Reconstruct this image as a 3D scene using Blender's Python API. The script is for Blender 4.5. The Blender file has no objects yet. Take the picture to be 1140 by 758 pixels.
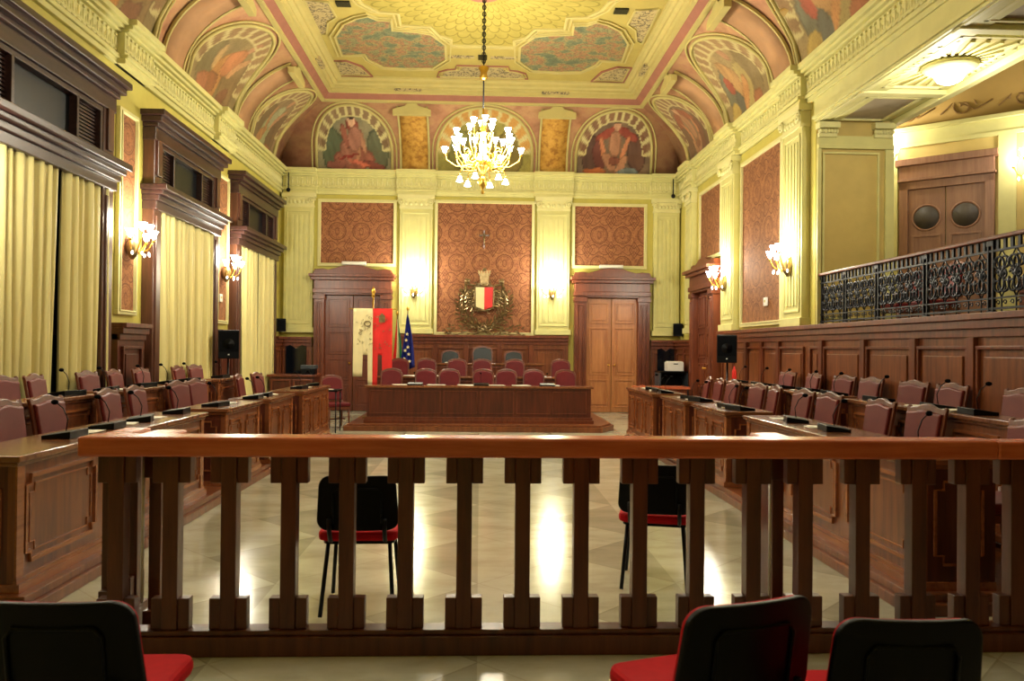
import bpy, math, random
from mathutils import Vector, Matrix, noise
random.seed(7)
PI = math.pi
S = bpy.context.scene
C = S.collection

# ---------------------------------------------------------------- camera, world, exposure
def setup_camera():
    cd = bpy.data.cameras.new('camera'); co = bpy.data.objects.new('camera', cd); C.objects.link(co)
    yaw, pitch, roll = math.radians(2.3), math.radians(0.55), 0.009
    F = Vector((math.sin(yaw)*math.cos(pitch), math.cos(yaw)*math.cos(pitch), math.sin(pitch)))
    R = F.cross(Vector((0, 0, 1))).normalized(); U = R.cross(F)
    R2 = R*math.cos(roll)+U*math.sin(roll); U2 = -R*math.sin(roll)+U*math.cos(roll)
    m = Matrix((R2, U2, -F)).transposed().to_4x4(); m.translation = (0, 0, 1.5)
    co.matrix_world = m
    cd.sensor_width = 36; cd.lens = 36*887/1140; cd.clip_start = .05
    cd.dof.use_dof = True; cd.dof.focus_distance = 11; cd.dof.aperture_fstop = 4.5
    S.camera = co
setup_camera()
w = bpy.data.worlds.new('world'); S.world = w; w.use_nodes = True
w.node_tree.nodes['Background'].inputs[0].default_value = (1, .85, .6, 1)
w.node_tree.nodes['Background'].inputs[1].default_value = 0.02
S.view_settings.view_transform = 'Standard'
S.view_settings.look = 'None'
S.view_settings.gamma = 1
S.view_settings.use_curve_mapping = False
S.view_settings.exposure = 0.85
P_CHAND, P_CHAND_FILL, P_SCONCE, P_SOFFIT = 400, 130, 64, 44
LIGHT_COL = (1, .93, .73)

# ---------------------------------------------------------------- materials
def lin(c):
    if isinstance(c, str): c = tuple(int(c[i:i+2], 16) for i in (0, 2, 4))
    return tuple(((v/255)/12.92 if v/255 <= .04045 else ((v/255+.055)/1.055)**2.4) for v in c)+(1,)
class E:                                            # tiny node-expression helper
    def __init__(s, nt, sock): s.nt = nt; s.s = sock
    def op(s, o, b=None, c=None):
        n = s.nt.nodes.new('ShaderNodeMath'); n.operation = o
        s.nt.links.new(s.s, n.inputs[0])
        for i, v in ((1, b), (2, c)):
            if v is None: continue
            if isinstance(v, E): s.nt.links.new(v.s, n.inputs[i])
            else: n.inputs[i].default_value = v
        return E(s.nt, n.outputs[0])
    def __add__(s, b): return s.op('ADD', b)
    def __sub__(s, b): return s.op('SUBTRACT', b)
    def __mul__(s, b): return s.op('MULTIPLY', b)
    def __truediv__(s, b): return s.op('DIVIDE', b)
    def __gt__(s, b): return s.op('GREATER_THAN', b)
    def __lt__(s, b): return s.op('LESS_THAN', b)
    def abs(s): return s.op('ABSOLUTE')
    def fr(s): return s.op('FRACT')
    def fl(s): return s.op('FLOOR')
    def sq(s): return s.op('SQRT')
    def sin(s): return s.op('SINE')
    def mx(s, b): return s.op('MAXIMUM', b)
def newmat(name, rough=.5, metal=0, spec=.5):
    m = bpy.data.materials.new(name); m.use_nodes = True
    b = m.node_tree.nodes['Principled BSDF']
    b.inputs['Roughness'].default_value = rough; b.inputs['Metallic'].default_value = metal
    b.inputs['Specular IOR Level'].default_value = spec
    return m, m.node_tree, b
def coords(nt, scale=(1, 1, 1), kind='Object'):
    t = nt.nodes.new('ShaderNodeTexCoord'); mp = nt.nodes.new('ShaderNodeMapping')
    mp.inputs['Scale'].default_value = scale
    nt.links.new(t.outputs[kind], mp.inputs['Vector']); return mp.outputs[0]
def sep(nt, v):
    n = nt.nodes.new('ShaderNodeSeparateXYZ'); nt.links.new(v, n.inputs[0]); return [E(nt, o) for o in n.outputs]
def noise_tex(nt, v, sc, det=3, rough=.5):
    n = nt.nodes.new('ShaderNodeTexNoise'); n.inputs['Scale'].default_value = sc; n.inputs['Detail'].default_value = det
    n.inputs['Roughness'].default_value = rough
    nt.links.new(v, n.inputs['Vector']); return E(nt, n.outputs['Fac'])
def ramp(nt, fac, stops):
    r = nt.nodes.new('ShaderNodeValToRGB'); el = r.color_ramp.elements
    while len(el) < len(stops): el.new(.5)
    for e, (p, c) in zip(el, stops): e.position = p; e.color = lin(c)
    nt.links.new(fac.s, r.inputs[0]); return r.outputs[0]
def mix(nt, fac, a, b):
    n = nt.nodes.new('ShaderNodeMix'); n.data_type = 'RGBA'
    if isinstance(fac, E): nt.links.new(fac.s, n.inputs[0])
    else: n.inputs[0].default_value = fac
    for i, v in ((6, a), (7, b)):
        if isinstance(v, (str, tuple)): n.inputs[i].default_value = lin(v)
        else: nt.links.new(v, n.inputs[i])
    return n.outputs[2]
def bump(nt, b, h, st=.3, dist=.01):
    n = nt.nodes.new('ShaderNodeBump'); n.inputs['Strength'].default_value = st; n.inputs['Distance'].default_value = dist
    nt.links.new(h.s, n.inputs['Height']); nt.links.new(n.outputs[0], b.inputs['Normal'])
def wood(name, c1, c2, axis='z', rough=.32, spec=.5):
    m, nt, b = newmat(name, rough, 0, spec)
    sc = {'z': (14, 14, 1.2), 'x': (1.2, 14, 14), 'y': (14, 1.2, 14)}[axis]
    v = coords(nt, sc); n = noise_tex(nt, v, 1.3, 6, .65); n2 = noise_tex(nt, coords(nt, (1.3, 1.3, 1.3)), 1.1, 2)
    f = n*.75+n2*.3
    nt.links.new(ramp(nt, f, [(.32, c1), (.68, c2)]), b.inputs['Base Color'])
    bump(nt, b, n, .12, .004)
    return m
def plain(name, c, rough=.6, metal=0, var=.12, spec=.4, sc=5):
    m, nt, b = newmat(name, rough, metal, spec)
    r = lin(c); c2 = tuple(x*(1-var) for x in r[:3])+(1,)
    n = noise_tex(nt, coords(nt), sc, 4)
    rp = nt.nodes.new('ShaderNodeValToRGB'); e = rp.color_ramp.elements
    e[0].position = .3; e[0].color = c2; e[1].position = .7; e[1].color = r
    nt.links.new(n.s, rp.inputs[0]); nt.links.new(rp.outputs[0], b.inputs['Base Color'])
    return m
def emit(name, c, st):
    m, nt, b = newmat(name, .4)
    b.inputs['Base Color'].default_value = lin(c)
    b.inputs['Emission Color'].default_value = lin(c); b.inputs['Emission Strength'].default_value = st
    return m
def damask(name, c0, c1, line):
    m, nt, b = newmat(name, .75, 0, .15)
    x, y, z = sep(nt, coords(nt))
    P, Q = .56, .70
    u = ((x/P+.5).fr()-.5)*P; v = ((z/Q+.5).fr()-.5)*Q
    r = (u*u+v*v).sq()
    ring = ((r-.2).abs() < .011).mx((r-.165).abs() < .005)
    u2 = ((x/P).fr()-.5)*P; v2 = ((z/Q).fr()-.5)*Q
    d2 = u2.abs()*1.25+v2.abs()*.8
    ring2 = ((d2-.16).abs() < .013).mx((d2-.09).abs() < .01)
    og = ((x*(2*PI/P)).sin().abs()*.09-v2.abs()+.03).abs() < .010
    og2 = ((u*u*3+v*v*.9).sq()-.075).abs() < .010
    tex = noise_tex(nt, coords(nt, (1, 1, 1)), 32, 2)
    ln = ring.mx(ring2).mx(og).mx(og2).mx((tex > .56)*.6)
    base = ramp(nt, noise_tex(nt, coords(nt), 9, 3), [(.35, c0), (.65, c1)])
    nt.links.new(mix(nt, ln*.75, base, line), b.inputs['Base Color'])
    return m
M = {}
M['wood_dark'] = wood('dark_walnut', '30130b', '602c1c')
M['wood_dark_x'] = wood('dark_walnut_horizontal', '30130b', '622e1e', 'x')
M['wood_mid'] = wood('chestnut_wood', '4c2412', '8a4f2c')
M['wood_frame'] = wood('red_brown_wood', '481e11', '7c4026')
M['wood_rail'] = wood('orange_varnished_wood', 'a4462a', 'd07450', 'x', .25, .5)
M['wood_bal'] = wood('dark_baluster_wood', '34140c', '683421', 'z', .35)
M['wood_win'] = wood('window_dark_wood', '1c0f0e', '442a26', 'x', .3)
M['wood_win_z'] = wood('window_post_wood', '2e1812', '5e3828', 'z', .3)
M['wood_door'] = wood('door_orange_wood', '9c5a34', 'c48650', 'z', .35)
M['wood_gal'] = wood('gallery_door_wood', '77503a', '9a7052', 'z', .5)
M['wood_trim_lit'] = wood('desk_moulding_lit_wood', '6a3420', 'a8683e', 'x', .22, .6)  # desk wood lightened: highlights on the moulding edges put into the colour
M['wood_top'] = wood('desk_top_wood', '552c1a', '8e5a3a', 'y', .18, .7)
M['cream'] = plain('cream_plaster', 'cfc985', .6, var=.1)
M['cream2'] = plain('pale_cream_plaster', 'd6d093', .6, var=.08)
M['yellow'] = plain('ochre_yellow_plaster', 'c2b658', .65, var=.1)
M['yellow2'] = plain('gallery_ochre_plaster', 'c6ae66', .65, var=.1)
M['soffit'] = plain('soffit_grey_beige', 'a89a82', .6, var=.2)
M['damask_back'] = damask('damask_russet', '8e5c40', '9e6c48', '56301f')
M['damask_side'] = damask('damask_russet_shaded', '84583a', '966642', '5c3a28')  # same damask, darker: weaker light on the side walls put into its colour
M['ceil_yellow'] = plain('ceiling_yellow', 'ad9c50', .7, var=.12)
M['ceil_cream'] = plain('ceiling_cream', 'b8aa68', .7, var=.1)
M['pink'] = plain('rose_painted_band', '96604c', .7, var=.15)
M['gold'] = plain('gilded_brass', 'e0b450', .28, 1, .15)
M['bronze'] = plain('dark_bronze', '947f58', .3, .7, .45, sc=20)
M['black_metal'] = plain('black_iron', '14161c', .35, .6)
M['iron'] = plain('blue_black_wrought_iron', '0c121e', .4, .5)
M['black'] = plain('black_plastic', '010206', .42, 0, .1, .18)
M['black_cloth'] = plain('black_fabric', '06070a', .9, spec=.1)
M['red'] = plain('red_upholstery', 'c40f1e', .8, var=.12, spec=.2, sc=30)
M['leather'] = plain('maroon_leather', '6e2624', .42, var=.15, spec=.28, sc=9)
M['leather_red'] = plain('red_brown_leather', '66161c', .45, var=.15, spec=.25, sc=9)
M['leather_black'] = plain('black_green_leather', '1b2326', .35, var=.2)
M['paper'] = plain('white_paper', 'e8e4d4', .6, var=.04)
M['white'] = plain('white_plastic', 'dedad0', .4, var=.05)
M['screen'] = plain('dark_glass_screen', '080e16', .12, 0, .1, .6)
M['glass_dark'] = plain('dark_window_glass', '0c1118', .35, 0, .4, .3, 3)
M['oval_glass'] = plain('frosted_oval_glass', '4c443a', .6)
M['curtain'] = plain('pale_gold_curtain', 'd8cc8c', .62, var=.08, spec=.3, sc=2)
M['flag_white'] = plain('ivory_banner_cloth', 'e8dca8', .7)
M['flag_red'] = plain('scarlet_banner_cloth', 'e02a26', .7)
M['flag_blue'] = plain('royal_blue_flag_cloth', '12207c', .7)
M['flag_green'] = plain('green_flag_cloth', '1c7a48', .7)
M['star'] = plain('flag_star_yellow', 'f0e8b0', .6)
M['shield_cream'] = plain('shield_cream', 'e6d9a0', .4)
M['shield_red'] = plain('shield_red', 'dd2c28', .4)
M['bulb'] = emit('glowing_glass', 'fffaf2', 18)
M['bulb_soft'] = emit('glowing_opal_bowl', 'fff4dc', 7)
M['brown_pot'] = plain('grey_machine', '3c4248', .4)
def floor_mat():
    m, nt, b = newmat('polished_cream_marble', .13, 0, .6)
    x, y, z = sep(nt, coords(nt))
    T = .9
    a = (x+y)*(.7071/T); c = (x-y)*(.7071/T)
    par = ((a.fl()+c.fl())*.5).fr() > .25
    tri = ((x/(T*1.4142)).fr() > .5)*par
    vein = noise_tex(nt, coords(nt, (1, 2.2, 1)), 1.6, 7, .65)
    base = ramp(nt, vein, [(.3, 'a5a28c'), (.5, 'bdbba4'), (.72, 'cccab6')])
    dark = ramp(nt, vein, [(.3, '8e8c78'), (.7, 'acaa96')])
    col = mix(nt, tri*.8, base, dark)
    jl = (a.fr() < .012).mx(c.fr() < .012)
    col = mix(nt, jl*.25, col, '7a6e50')
    nt.links.new(col, b.inputs['Base Color'])
    r = noise_tex(nt, coords(nt), 3, 3)*.12+.10
    nt.links.new(r.s, b.inputs['Roughness'])
    return m
M['floor'] = floor_mat()
def scales_mat():
    m, nt, b = newmat('ceiling_fish_scale_field', .7, 0, .2)
    x, y, z = sep(nt, coords(nt))
    dy = y-12.9
    r = (x*x+dy*dy).sq()
    th = E(nt, dy.op('ARCTAN2', x).s)
    k = r*3.4
    row = k.fl(); off = (row*.5).fr()
    t = (th*(48/(2*PI))+off).fr()-.5
    f = k.fr()
    d = (t*t*2.2+f*f*.9).sq()
    line = ((d-.72).abs() < .07)
    base = ramp(nt, noise_tex(nt, coords(nt), 4, 3), [(.3, '94863e'), (.7, 'a29348')])
    nt.links.new(mix(nt, line*.6, base, '6e6422'), b.inputs['Base Color'])
    bump(nt, b, line, .3, .01)
    return m
M['scales'] = scales_mat()
def vcol_mat():
    m, nt, b = newmat('fresco_paint', .75, 0, .2)
    a = nt.nodes.new('ShaderNodeAttribute'); a.attribute_name = 'Col'
    n = noise_tex(nt, coords(nt), 22, 4)
    mm = mix(nt, (n > .56)*.16, a.outputs['Color'], '5a4630')
    nt.links.new(mm, b.inputs['Base Color']); return m
M['fresco'] = vcol_mat()
def cove_mat():
    m, nt, b = newmat('cove_painted_plaster', .75, 0, .2)
    n = noise_tex(nt, coords(nt), 1.5, 6, .65)
    nt.links.new(ramp(nt, n, [(.32, '966a4c'), (.45, 'b08060'), (.55, 'b89066'), (.7, 'a07054')]), b.inputs['Base Color'])
    return m
M['cove'] = cove_mat()
def ribpaint():
    m, nt, b = newmat('ochre_grotesque_panel', .75, 0, .2)
    n = noise_tex(nt, coords(nt), 9, 4, .6)
    nt.links.new(ramp(nt, n, [(.35, '96682c'), (.5, 'b88a3c'), (.62, 'c49848')]), b.inputs['Base Color'])
    return m
M['rib'] = ribpaint()
M['rib_side'] = plain('tan_rose_fresco_panel', 'b68a60', .75, var=.25, sc=3)
def cart():
    m, nt, b = newmat('painted_cartouche', .75, 0, .2)
    n = noise_tex(nt, coords(nt), 2.6, 4, .55)
    n2 = noise_tex(nt, coords(nt), 11, 3, .6)
    a = ramp(nt, n, [(.36, '5c6850'), (.45, '767a58'), (.49, '948454'), (.55, '9a6a4c'), (.62, '848258')])
    nt.links.new(mix(nt, ((n2-.5).abs() < .03)*.7, a, '54523e'), b.inputs['Base Color'])
    return m
M['cart'] = cart()
def filigree():
    m, nt, b = newmat('filigree_grotesque_panel', .75, 0, .2)
    n = noise_tex(nt, coords(nt), 9, 3, .6)
    ln = (n-.5).abs() < .03
    nt.links.new(mix(nt, ln*.9, 'ab9a6c', '4e463a'), b.inputs['Base Color'])
    return m
M['filigree'] = filigree()

# ---------------------------------------------------------------- mesh helpers
class MB:
    def __init__(s): s.v = []; s.f = []; s.sm = []
    def add(s, vs, fs, smooth=False):
        o = len(s.v); s.v += [tuple(p) for p in vs]; s.f += [tuple(i+o for i in f) for f in fs]; s.sm += [smooth]*len(fs); return s
    def box(s, x0, x1, y0, y1, z0, z1):
        return s.add([(x0, y0, z0), (x1, y0, z0), (x1, y1, z0), (x0, y1, z0), (x0, y0, z1), (x1, y0, z1), (x1, y1, z1), (x0, y1, z1)],
                     [(0, 3, 2, 1), (4, 5, 6, 7), (0, 1, 5, 4), (1, 2, 6, 5), (2, 3, 7, 6), (3, 0, 4, 7)])
    def cbox(s, cx, cy, cz, sx, sy, sz): return s.box(cx-sx/2, cx+sx/2, cy-sy/2, cy+sy/2, cz-sz/2, cz+sz/2)
    def prism(s, pts, a, b, axis='y'):          # polygon extruded along axis from a to b
        def P(p, t): return {'y': (p[0], t, p[1]), 'x': (t, p[0], p[1]), 'z': (p[0], p[1], t)}[axis]
        n = len(pts); vs = [P(p, a) for p in pts]+[P(p, b) for p in pts]
        fs = [tuple(range(n)), tuple(range(2*n-1, n-1, -1))]+[((i+1) % n, i, i+n, (i+1) % n+n) for i in range(n)]
        return s.add(vs, fs)
    def tube(s, path, r, n=8, closed=False):
        path = [Vector(p) for p in path]; L = len(path); vs = []; up = Vector((0, 0, 1))
        prevn = None
        for i, p in enumerate(path):
            a = path[(i-1) % L] if (closed or i > 0) else p; b = path[(i+1) % L] if (closed or i < L-1) else p
            t = (b-a); t = t.normalized() if t.length > 1e-9 else Vector((0, 0, 1))
            if prevn is None:
                u = t.cross(up)
                if u.length < .05: u = t.cross(Vector((1, 0, 0)))
                u.normalize()
            else:
                u = prevn-t*prevn.dot(t); u = u.normalized() if u.length > 1e-6 else prevn
            prevn = u; w_ = t.cross(u)
            rr = r[i] if isinstance(r, (list, tuple)) else r
            for k in range(n):
                a_ = 2*PI*k/n+PI/n; vs.append(p+(u*math.cos(a_)+w_*math.sin(a_))*rr)
        fs = []
        for i in range(L if closed else L-1):
            for k in range(n):
                j = (i+1) % L; fs.append((i*n+k, i*n+(k+1) % n, j*n+(k+1) % n, j*n+k))
        if not closed: fs += [tuple(range(n-1, -1, -1)), tuple((L-1)*n+k for k in range(n))]
        return s.add(vs, fs, n > 4)
    def lathe(s, prof, c=(0, 0, 0), n=20):      # prof: (radius, z)
        vs = []
        for r, z in prof:
            for k in range(n):
                a = 2*PI*k/n; vs.append((c[0]+r*math.cos(a), c[1]+r*math.sin(a), c[2]+z))
        fs = [(i*n+k, i*n+(k+1) % n, (i+1)*n+(k+1) % n, (i+1)*n+k) for i in range(len(prof)-1) for k in range(n)]
        fs += [tuple(range(n-1, -1, -1)), tuple((len(prof)-1)*n+k for k in range(n))]
        return s.add(vs, fs, True)
    def ball(s, c, r, n=12, sz=(1, 1, 1)):
        prof = [(max(1e-4, r*math.sin(PI*i/n)), -r*math.cos(PI*i/n)) for i in range(n+1)]
        o = len(s.v); s.lathe(prof, (0, 0, 0), n+4)
        for i in range(o, len(s.v)):
            p = s.v[i]; s.v[i] = (c[0]+p[0]*sz[0], c[1]+p[1]*sz[1], c[2]+p[2]*sz[2])
        return s
    def rbox(s, x0, x1, y0, y1, z0, z1, r, axis='y', n=4):  # box with rounded corners in the plane across axis
        if axis == 'y': a0, a1, b0, b1, t0, t1 = x0, x1, z0, z1, y0, y1
        elif axis == 'z': a0, a1, b0, b1, t0, t1 = x0, x1, y0, y1, z0, z1
        else: a0, a1, b0, b1, t0, t1 = y0, y1, z0, z1, x0, x1
        pts = []
        for cx, cy, st in ((a1-r, b1-r, 0), (a0+r, b1-r, 1), (a0+r, b0+r, 2), (a1-r, b0+r, 3)):
            for k in range(n+1):
                a = (st+k/n)*PI/2; pts.append((cx+r*math.cos(a), cy+r*math.sin(a)))
        return s.prism(pts, t0, t1, axis)
    def xf(s, m, start=0):
        for i in range(start, len(s.v)): s.v[i] = tuple(m @ Vector(s.v[i]))
        return s
    def build(s, name, mat, parent=None, bevel=0, smooth=None, solid=0, subsurf=0):
        me = bpy.data.meshes.new(name); me.from_pydata(s.v, [], s.f); me.validate()
        import bmesh
        b = bmesh.new(); b.from_mesh(me); bmesh.ops.recalc_face_normals(b, faces=b.faces); b.to_mesh(me); b.free()
        if len(me.polygons) == len(s.sm): me.polygons.foreach_set('use_smooth', s.sm if smooth is None else [smooth]*len(s.sm))
        elif smooth: me.polygons.foreach_set('use_smooth', [True]*len(me.polygons))
        me.materials.append(M[mat] if isinstance(mat, str) else mat)
        o = bpy.data.objects.new(name, me); C.objects.link(o)
        if parent: o.parent = parent
        if solid:
            md = o.modifiers.new('solid', 'SOLIDIFY'); md.thickness = solid
        if bevel:
            md = o.modifiers.new('bevel', 'BEVEL'); md.width = bevel; md.segments = 2; md.limit_method = 'ANGLE'; md.angle_limit = .9
        if subsurf:
            md = o.modifiers.new('sub', 'SUBSURF'); md.levels = subsurf; md.render_levels = subsurf
        return o
def tag(o, label, cat, group=None):
    o['label'] = label; o['category'] = cat
    if group: o['group'] = group
    return o
def struct(o): o['kind'] = 'structure'; return o
def thing(name, label, cat, loc=(0, 0, 0), rz=0, group=None):
    o = bpy.data.objects.new(name, None); C.objects.link(o); o.location = loc; o.rotation_euler = (0, 0, rz)
    o.empty_display_size = .1
    return tag(o, label, cat, group)
def sthing(name, loc=(0, 0, 0), rz=0):
    o = bpy.data.objects.new(name, None); C.objects.link(o); o.location = loc; o.rotation_euler = (0, 0, rz); return struct(o)
KIDS = {}
def dup(root, loc, rz, label, group=None, scale=None):
    if not KIDS:
        pass
    def kids(o): return [c for c in bpy.data.objects if c.parent is o]
    def cp(o, par):
        c = o.copy(); C.objects.link(c)
        if par: c.parent = par
        for k in kids(o): cp(k, c)
        return c
    r = cp(root, None); r.location = loc; r.rotation_euler = (0, 0, rz); r['label'] = label
    if scale: r.scale = scale
    if group: r['group'] = group
    return r
ORD = ['first', 'second', 'third', 'fourth', 'fifth', 'sixth', 'seventh', 'eighth', 'ninth', 'tenth', 'eleventh', 'twelfth', 'thirteenth', 'fourteenth']
def frame_mb(mb, x0, x1, z0, z1, w_, y0, y1):   # rectangular frame
    mb.box(x0, x1, y0, y1, z0, z0+w_); mb.box(x0, x1, y0, y1, z1-w_, z1)
    mb.box(x0, x0+w_, y0, y1, z0+w_, z1-w_); mb.box(x1-w_, x1, y0, y1, z0+w_, z1-w_)
    return mb

# ---------------------------------------------------------------- room dimensions
XL, XR, YB = -4.68, 4.74, 18.8
Y0 = -3.2
ZC0 = 5.63
# floor
struct(MB().box(-9.5, 10.5, -3.5, 19.2, -.2, 0).build('floor', 'floor'))
# ---- back wall: local x = world x, faces -y
wall_back = struct(MB().box(XL-.3, XR+.3, YB, YB+.3, 0, 7.6).build('wall_back', 'yellow'))
door_holes = []
def flutes(mb, x0, x1, y, z0, z1, n=5, d=.02):
    wd = (x1-x0)/n
    for i in range(n): mb.box(x0+i*wd+wd*.18, x0+(i+1)*wd-wd*.18, y-d, y, z0, z1)
def pilaster(parent, x0, x1, yw, z0=1.82, z1=5.06, p=.12):
    mb = MB(); mb.box(x0, x1, yw-p, yw, z0+.12, z1-.32)
    mb.box(x0-.04, x1+.04, yw-p-.04, yw, z0, z0+.12)
    frame_mb(mb, x0+.05, x1-.05, z0+.2, z1-.4, .035, yw-p-.02, yw-p)
    flutes(mb, x0+.12, x1-.12, yw-p, z0+.3, z1-.5, 4, .016)
    o = mb.build('pilaster', 'cream', parent, .006)
    cp = MB(); cp.box(x0-.05, x1+.05, yw-p-.07, yw, z1-.09, z1); cp.box(x0-.01, x1+.01, yw-p-.03, yw, z1-.32, z1-.27)
    cp.box(x0, x1, yw-p-.02, yw, z1-.27, z1-.09)
    r = .085
    for sx, cx in ((1, x0+.03), (-1, x1-.03)):
        pts = []
        for k in range(26):
            a = k/25*PI*3.4; rr = r*(1-k/30); pts.append((cx+math.cos(a)*rr*sx*-1, yw-p-.06, z1-.17+math.sin(a)*rr))
        cp.tube(pts, .016, 6)
        cp.ball((cx, yw-p-.06, z1-.17), .025, 6)
    for k in range(5):
        xx = x0+.14+(x1-x0-.28)*k/4; cp.ball((xx, yw-p-.03, z1-.2), .04, 6, (1, .7, 1.2))
    cp.build('capital', 'cream2', o)
    return o
def entablature(parent, x0, x1, yw, breaks=()):
    """cornice, frieze with anthemion relief, architrave; breaks = stretches that step forward over pilasters"""
    mb = MB()
    def run(a, b, p):
        mb.box(a, b, yw-.06-p, yw, 5.06, 5.13); mb.box(a, b, yw-.09-p, yw, 5.13, 5.18)
        mb.box(a, b, yw-.05-p, yw, 5.18, 5.46); mb.box(a, b, yw-.10-p, yw, 5.46, 5.50)
        mb.box(a, b, yw-.15-p, yw, 5.50, 5.55); mb.box(a, b, yw-.20-p, yw, 5.55, 5.63)
    run(x0, x1, 0)
    for a, b in breaks: run(a, b, .1)
    o = mb.build('entablature', 'cream', parent, .008)
    r = MB(); st = .115; n = int((x1-x0)/st)
    for i in range(n):
        x = x0+(i+.5)*st
        p = .1 if any(a-.02 < x < b+.02 for a, b in breaks) else 0
        y = yw-.05-p
        r.ball((x, y, 5.33), .03, 6, (.8, .6, 2.1)); r.box(x-st*.42, x+st*.42, y-.012, y, 5.215, 5.235)
        r.ball((x+st/2, y, 5.30), .016, 5, (.8, .8, 2.4))
        r.box(x-.02, x+.02, y-.02, y, 5.40, 5.43)
    r.build('frieze_relief', 'cream2', o, smooth=True)
    return o
def damask_panel(parent, x0, x1, z0, z1, yw, mat='damask_back', border=.07):
    o = MB().box(x0, x1, yw-.03, yw, z0, z1).build('damask_panel', mat, parent)
    f = MB(); frame_mb(f, x0-border, x1+border, z0-border, z1+border, border, yw-.06, yw)
    frame_mb(f, x0-.02, x1+.02, z0-.02, z1+.02, .022, yw-.075, yw)
    f.build('panel_moulding', 'cream2', o, .006)
    return o
for a, b in ((-4.57, -3.9), (-1.9, -1.14), (1.32, 2.09), (4.09, 4.70)): pilaster(wall_back, a, b, YB)
entablature(wall_back, XL, XR, YB, ((-1.98, -1.06), (1.24, 2.17), (-4.6, -3.82), (4.0, 4.7)))
damask_panel(wall_back, -3.74, -2.05, 3.45, 4.88, YB)
damask_panel(wall_back, -1.02, 1.2, 1.86, 4.9, YB)
damask_panel(wall_back, 2.22, 3.87, 3.47, 4.88, YB)
def wood_panel_mb(mb, x0, x1, z0, z1, y, d=.02, w_=.03):
    frame_mb(mb, x0, x1, z0, z1, w_, y-d, y)
    mb.box(x0+w_*1.8, x1-w_*1.8, y-d*.6, y, z0+w_*1.8, z1-w_*1.8)
def wainscot(parent, x0, x1, yw, top, panels, p=.08, z0p=.25, mat='wood_mid', fm='wood_frame'):
    o = MB().box(x0, x1, yw-p, yw, 0, top-.14).build('wainscot', mat, parent)
    c = MB(); c.box(x0, x1, yw-p-.03, yw, top-.22, top-.14); c.box(x0, x1, yw-p-.07, yw, top-.14, top-.06); c.box(x0, x1, yw-p-.11, yw, top-.06, top)
    c.box(x0, x1, yw-p-.03, yw, 0, .18)
    for a, b in panels:
        frame_mb(c, a, b, z0p, top-.3, .035, yw-p-.035, yw-p)
    for a, b in zip(panels[:-1], panels[1:]):
        m_ = (a[1]+b[0])/2; c.box(m_-.055, m_+.055, yw-p-.05, yw-p, .18, top-.22)
    c.build('wainscot_moulding', fm, o, .006)
    q = MB()
    for a, b in panels: q.box(a+.1, b-.1, yw-p-.022, yw-p, z0p+.1, top-.4)
    q.build('raised_panel', mat, o, .008)
    return o
wainscot(wall_back, -1.95, 2.08, YB, 1.8, [(-1.85, -1.1), (-.98, -.36), (-.28, .42), (.5, 1.14), (1.26, 1.98)])
for a, b in ((-4.66, -3.9), (4.03, 4.72)):
    o = wainscot(wall_back, a, b, YB, 1.72, [(a+.08, b-.07)])
    sc = MB(); x0, x1 = a+.16, b-.13
    pts = [(x0, .78), (x1, .78), (x1, 1.5), (x1-.1, 1.53), ((x0+x1)/2, 1.45), (x0+.1, 1.53), (x0, 1.5)]
    sc.prism(pts, YB-.13, YB-.08); sc.build('dark_glass_panel', 'screen', o, .004)
    sh = MB(); sh.box(a+.02, b-.02, YB-.3, YB-.08, .60, .66); sh.box(a+.05, b-.05, YB-.24, YB-.08, .0, .6); sh.build('ledge', 'wood_frame', o, .006)

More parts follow.
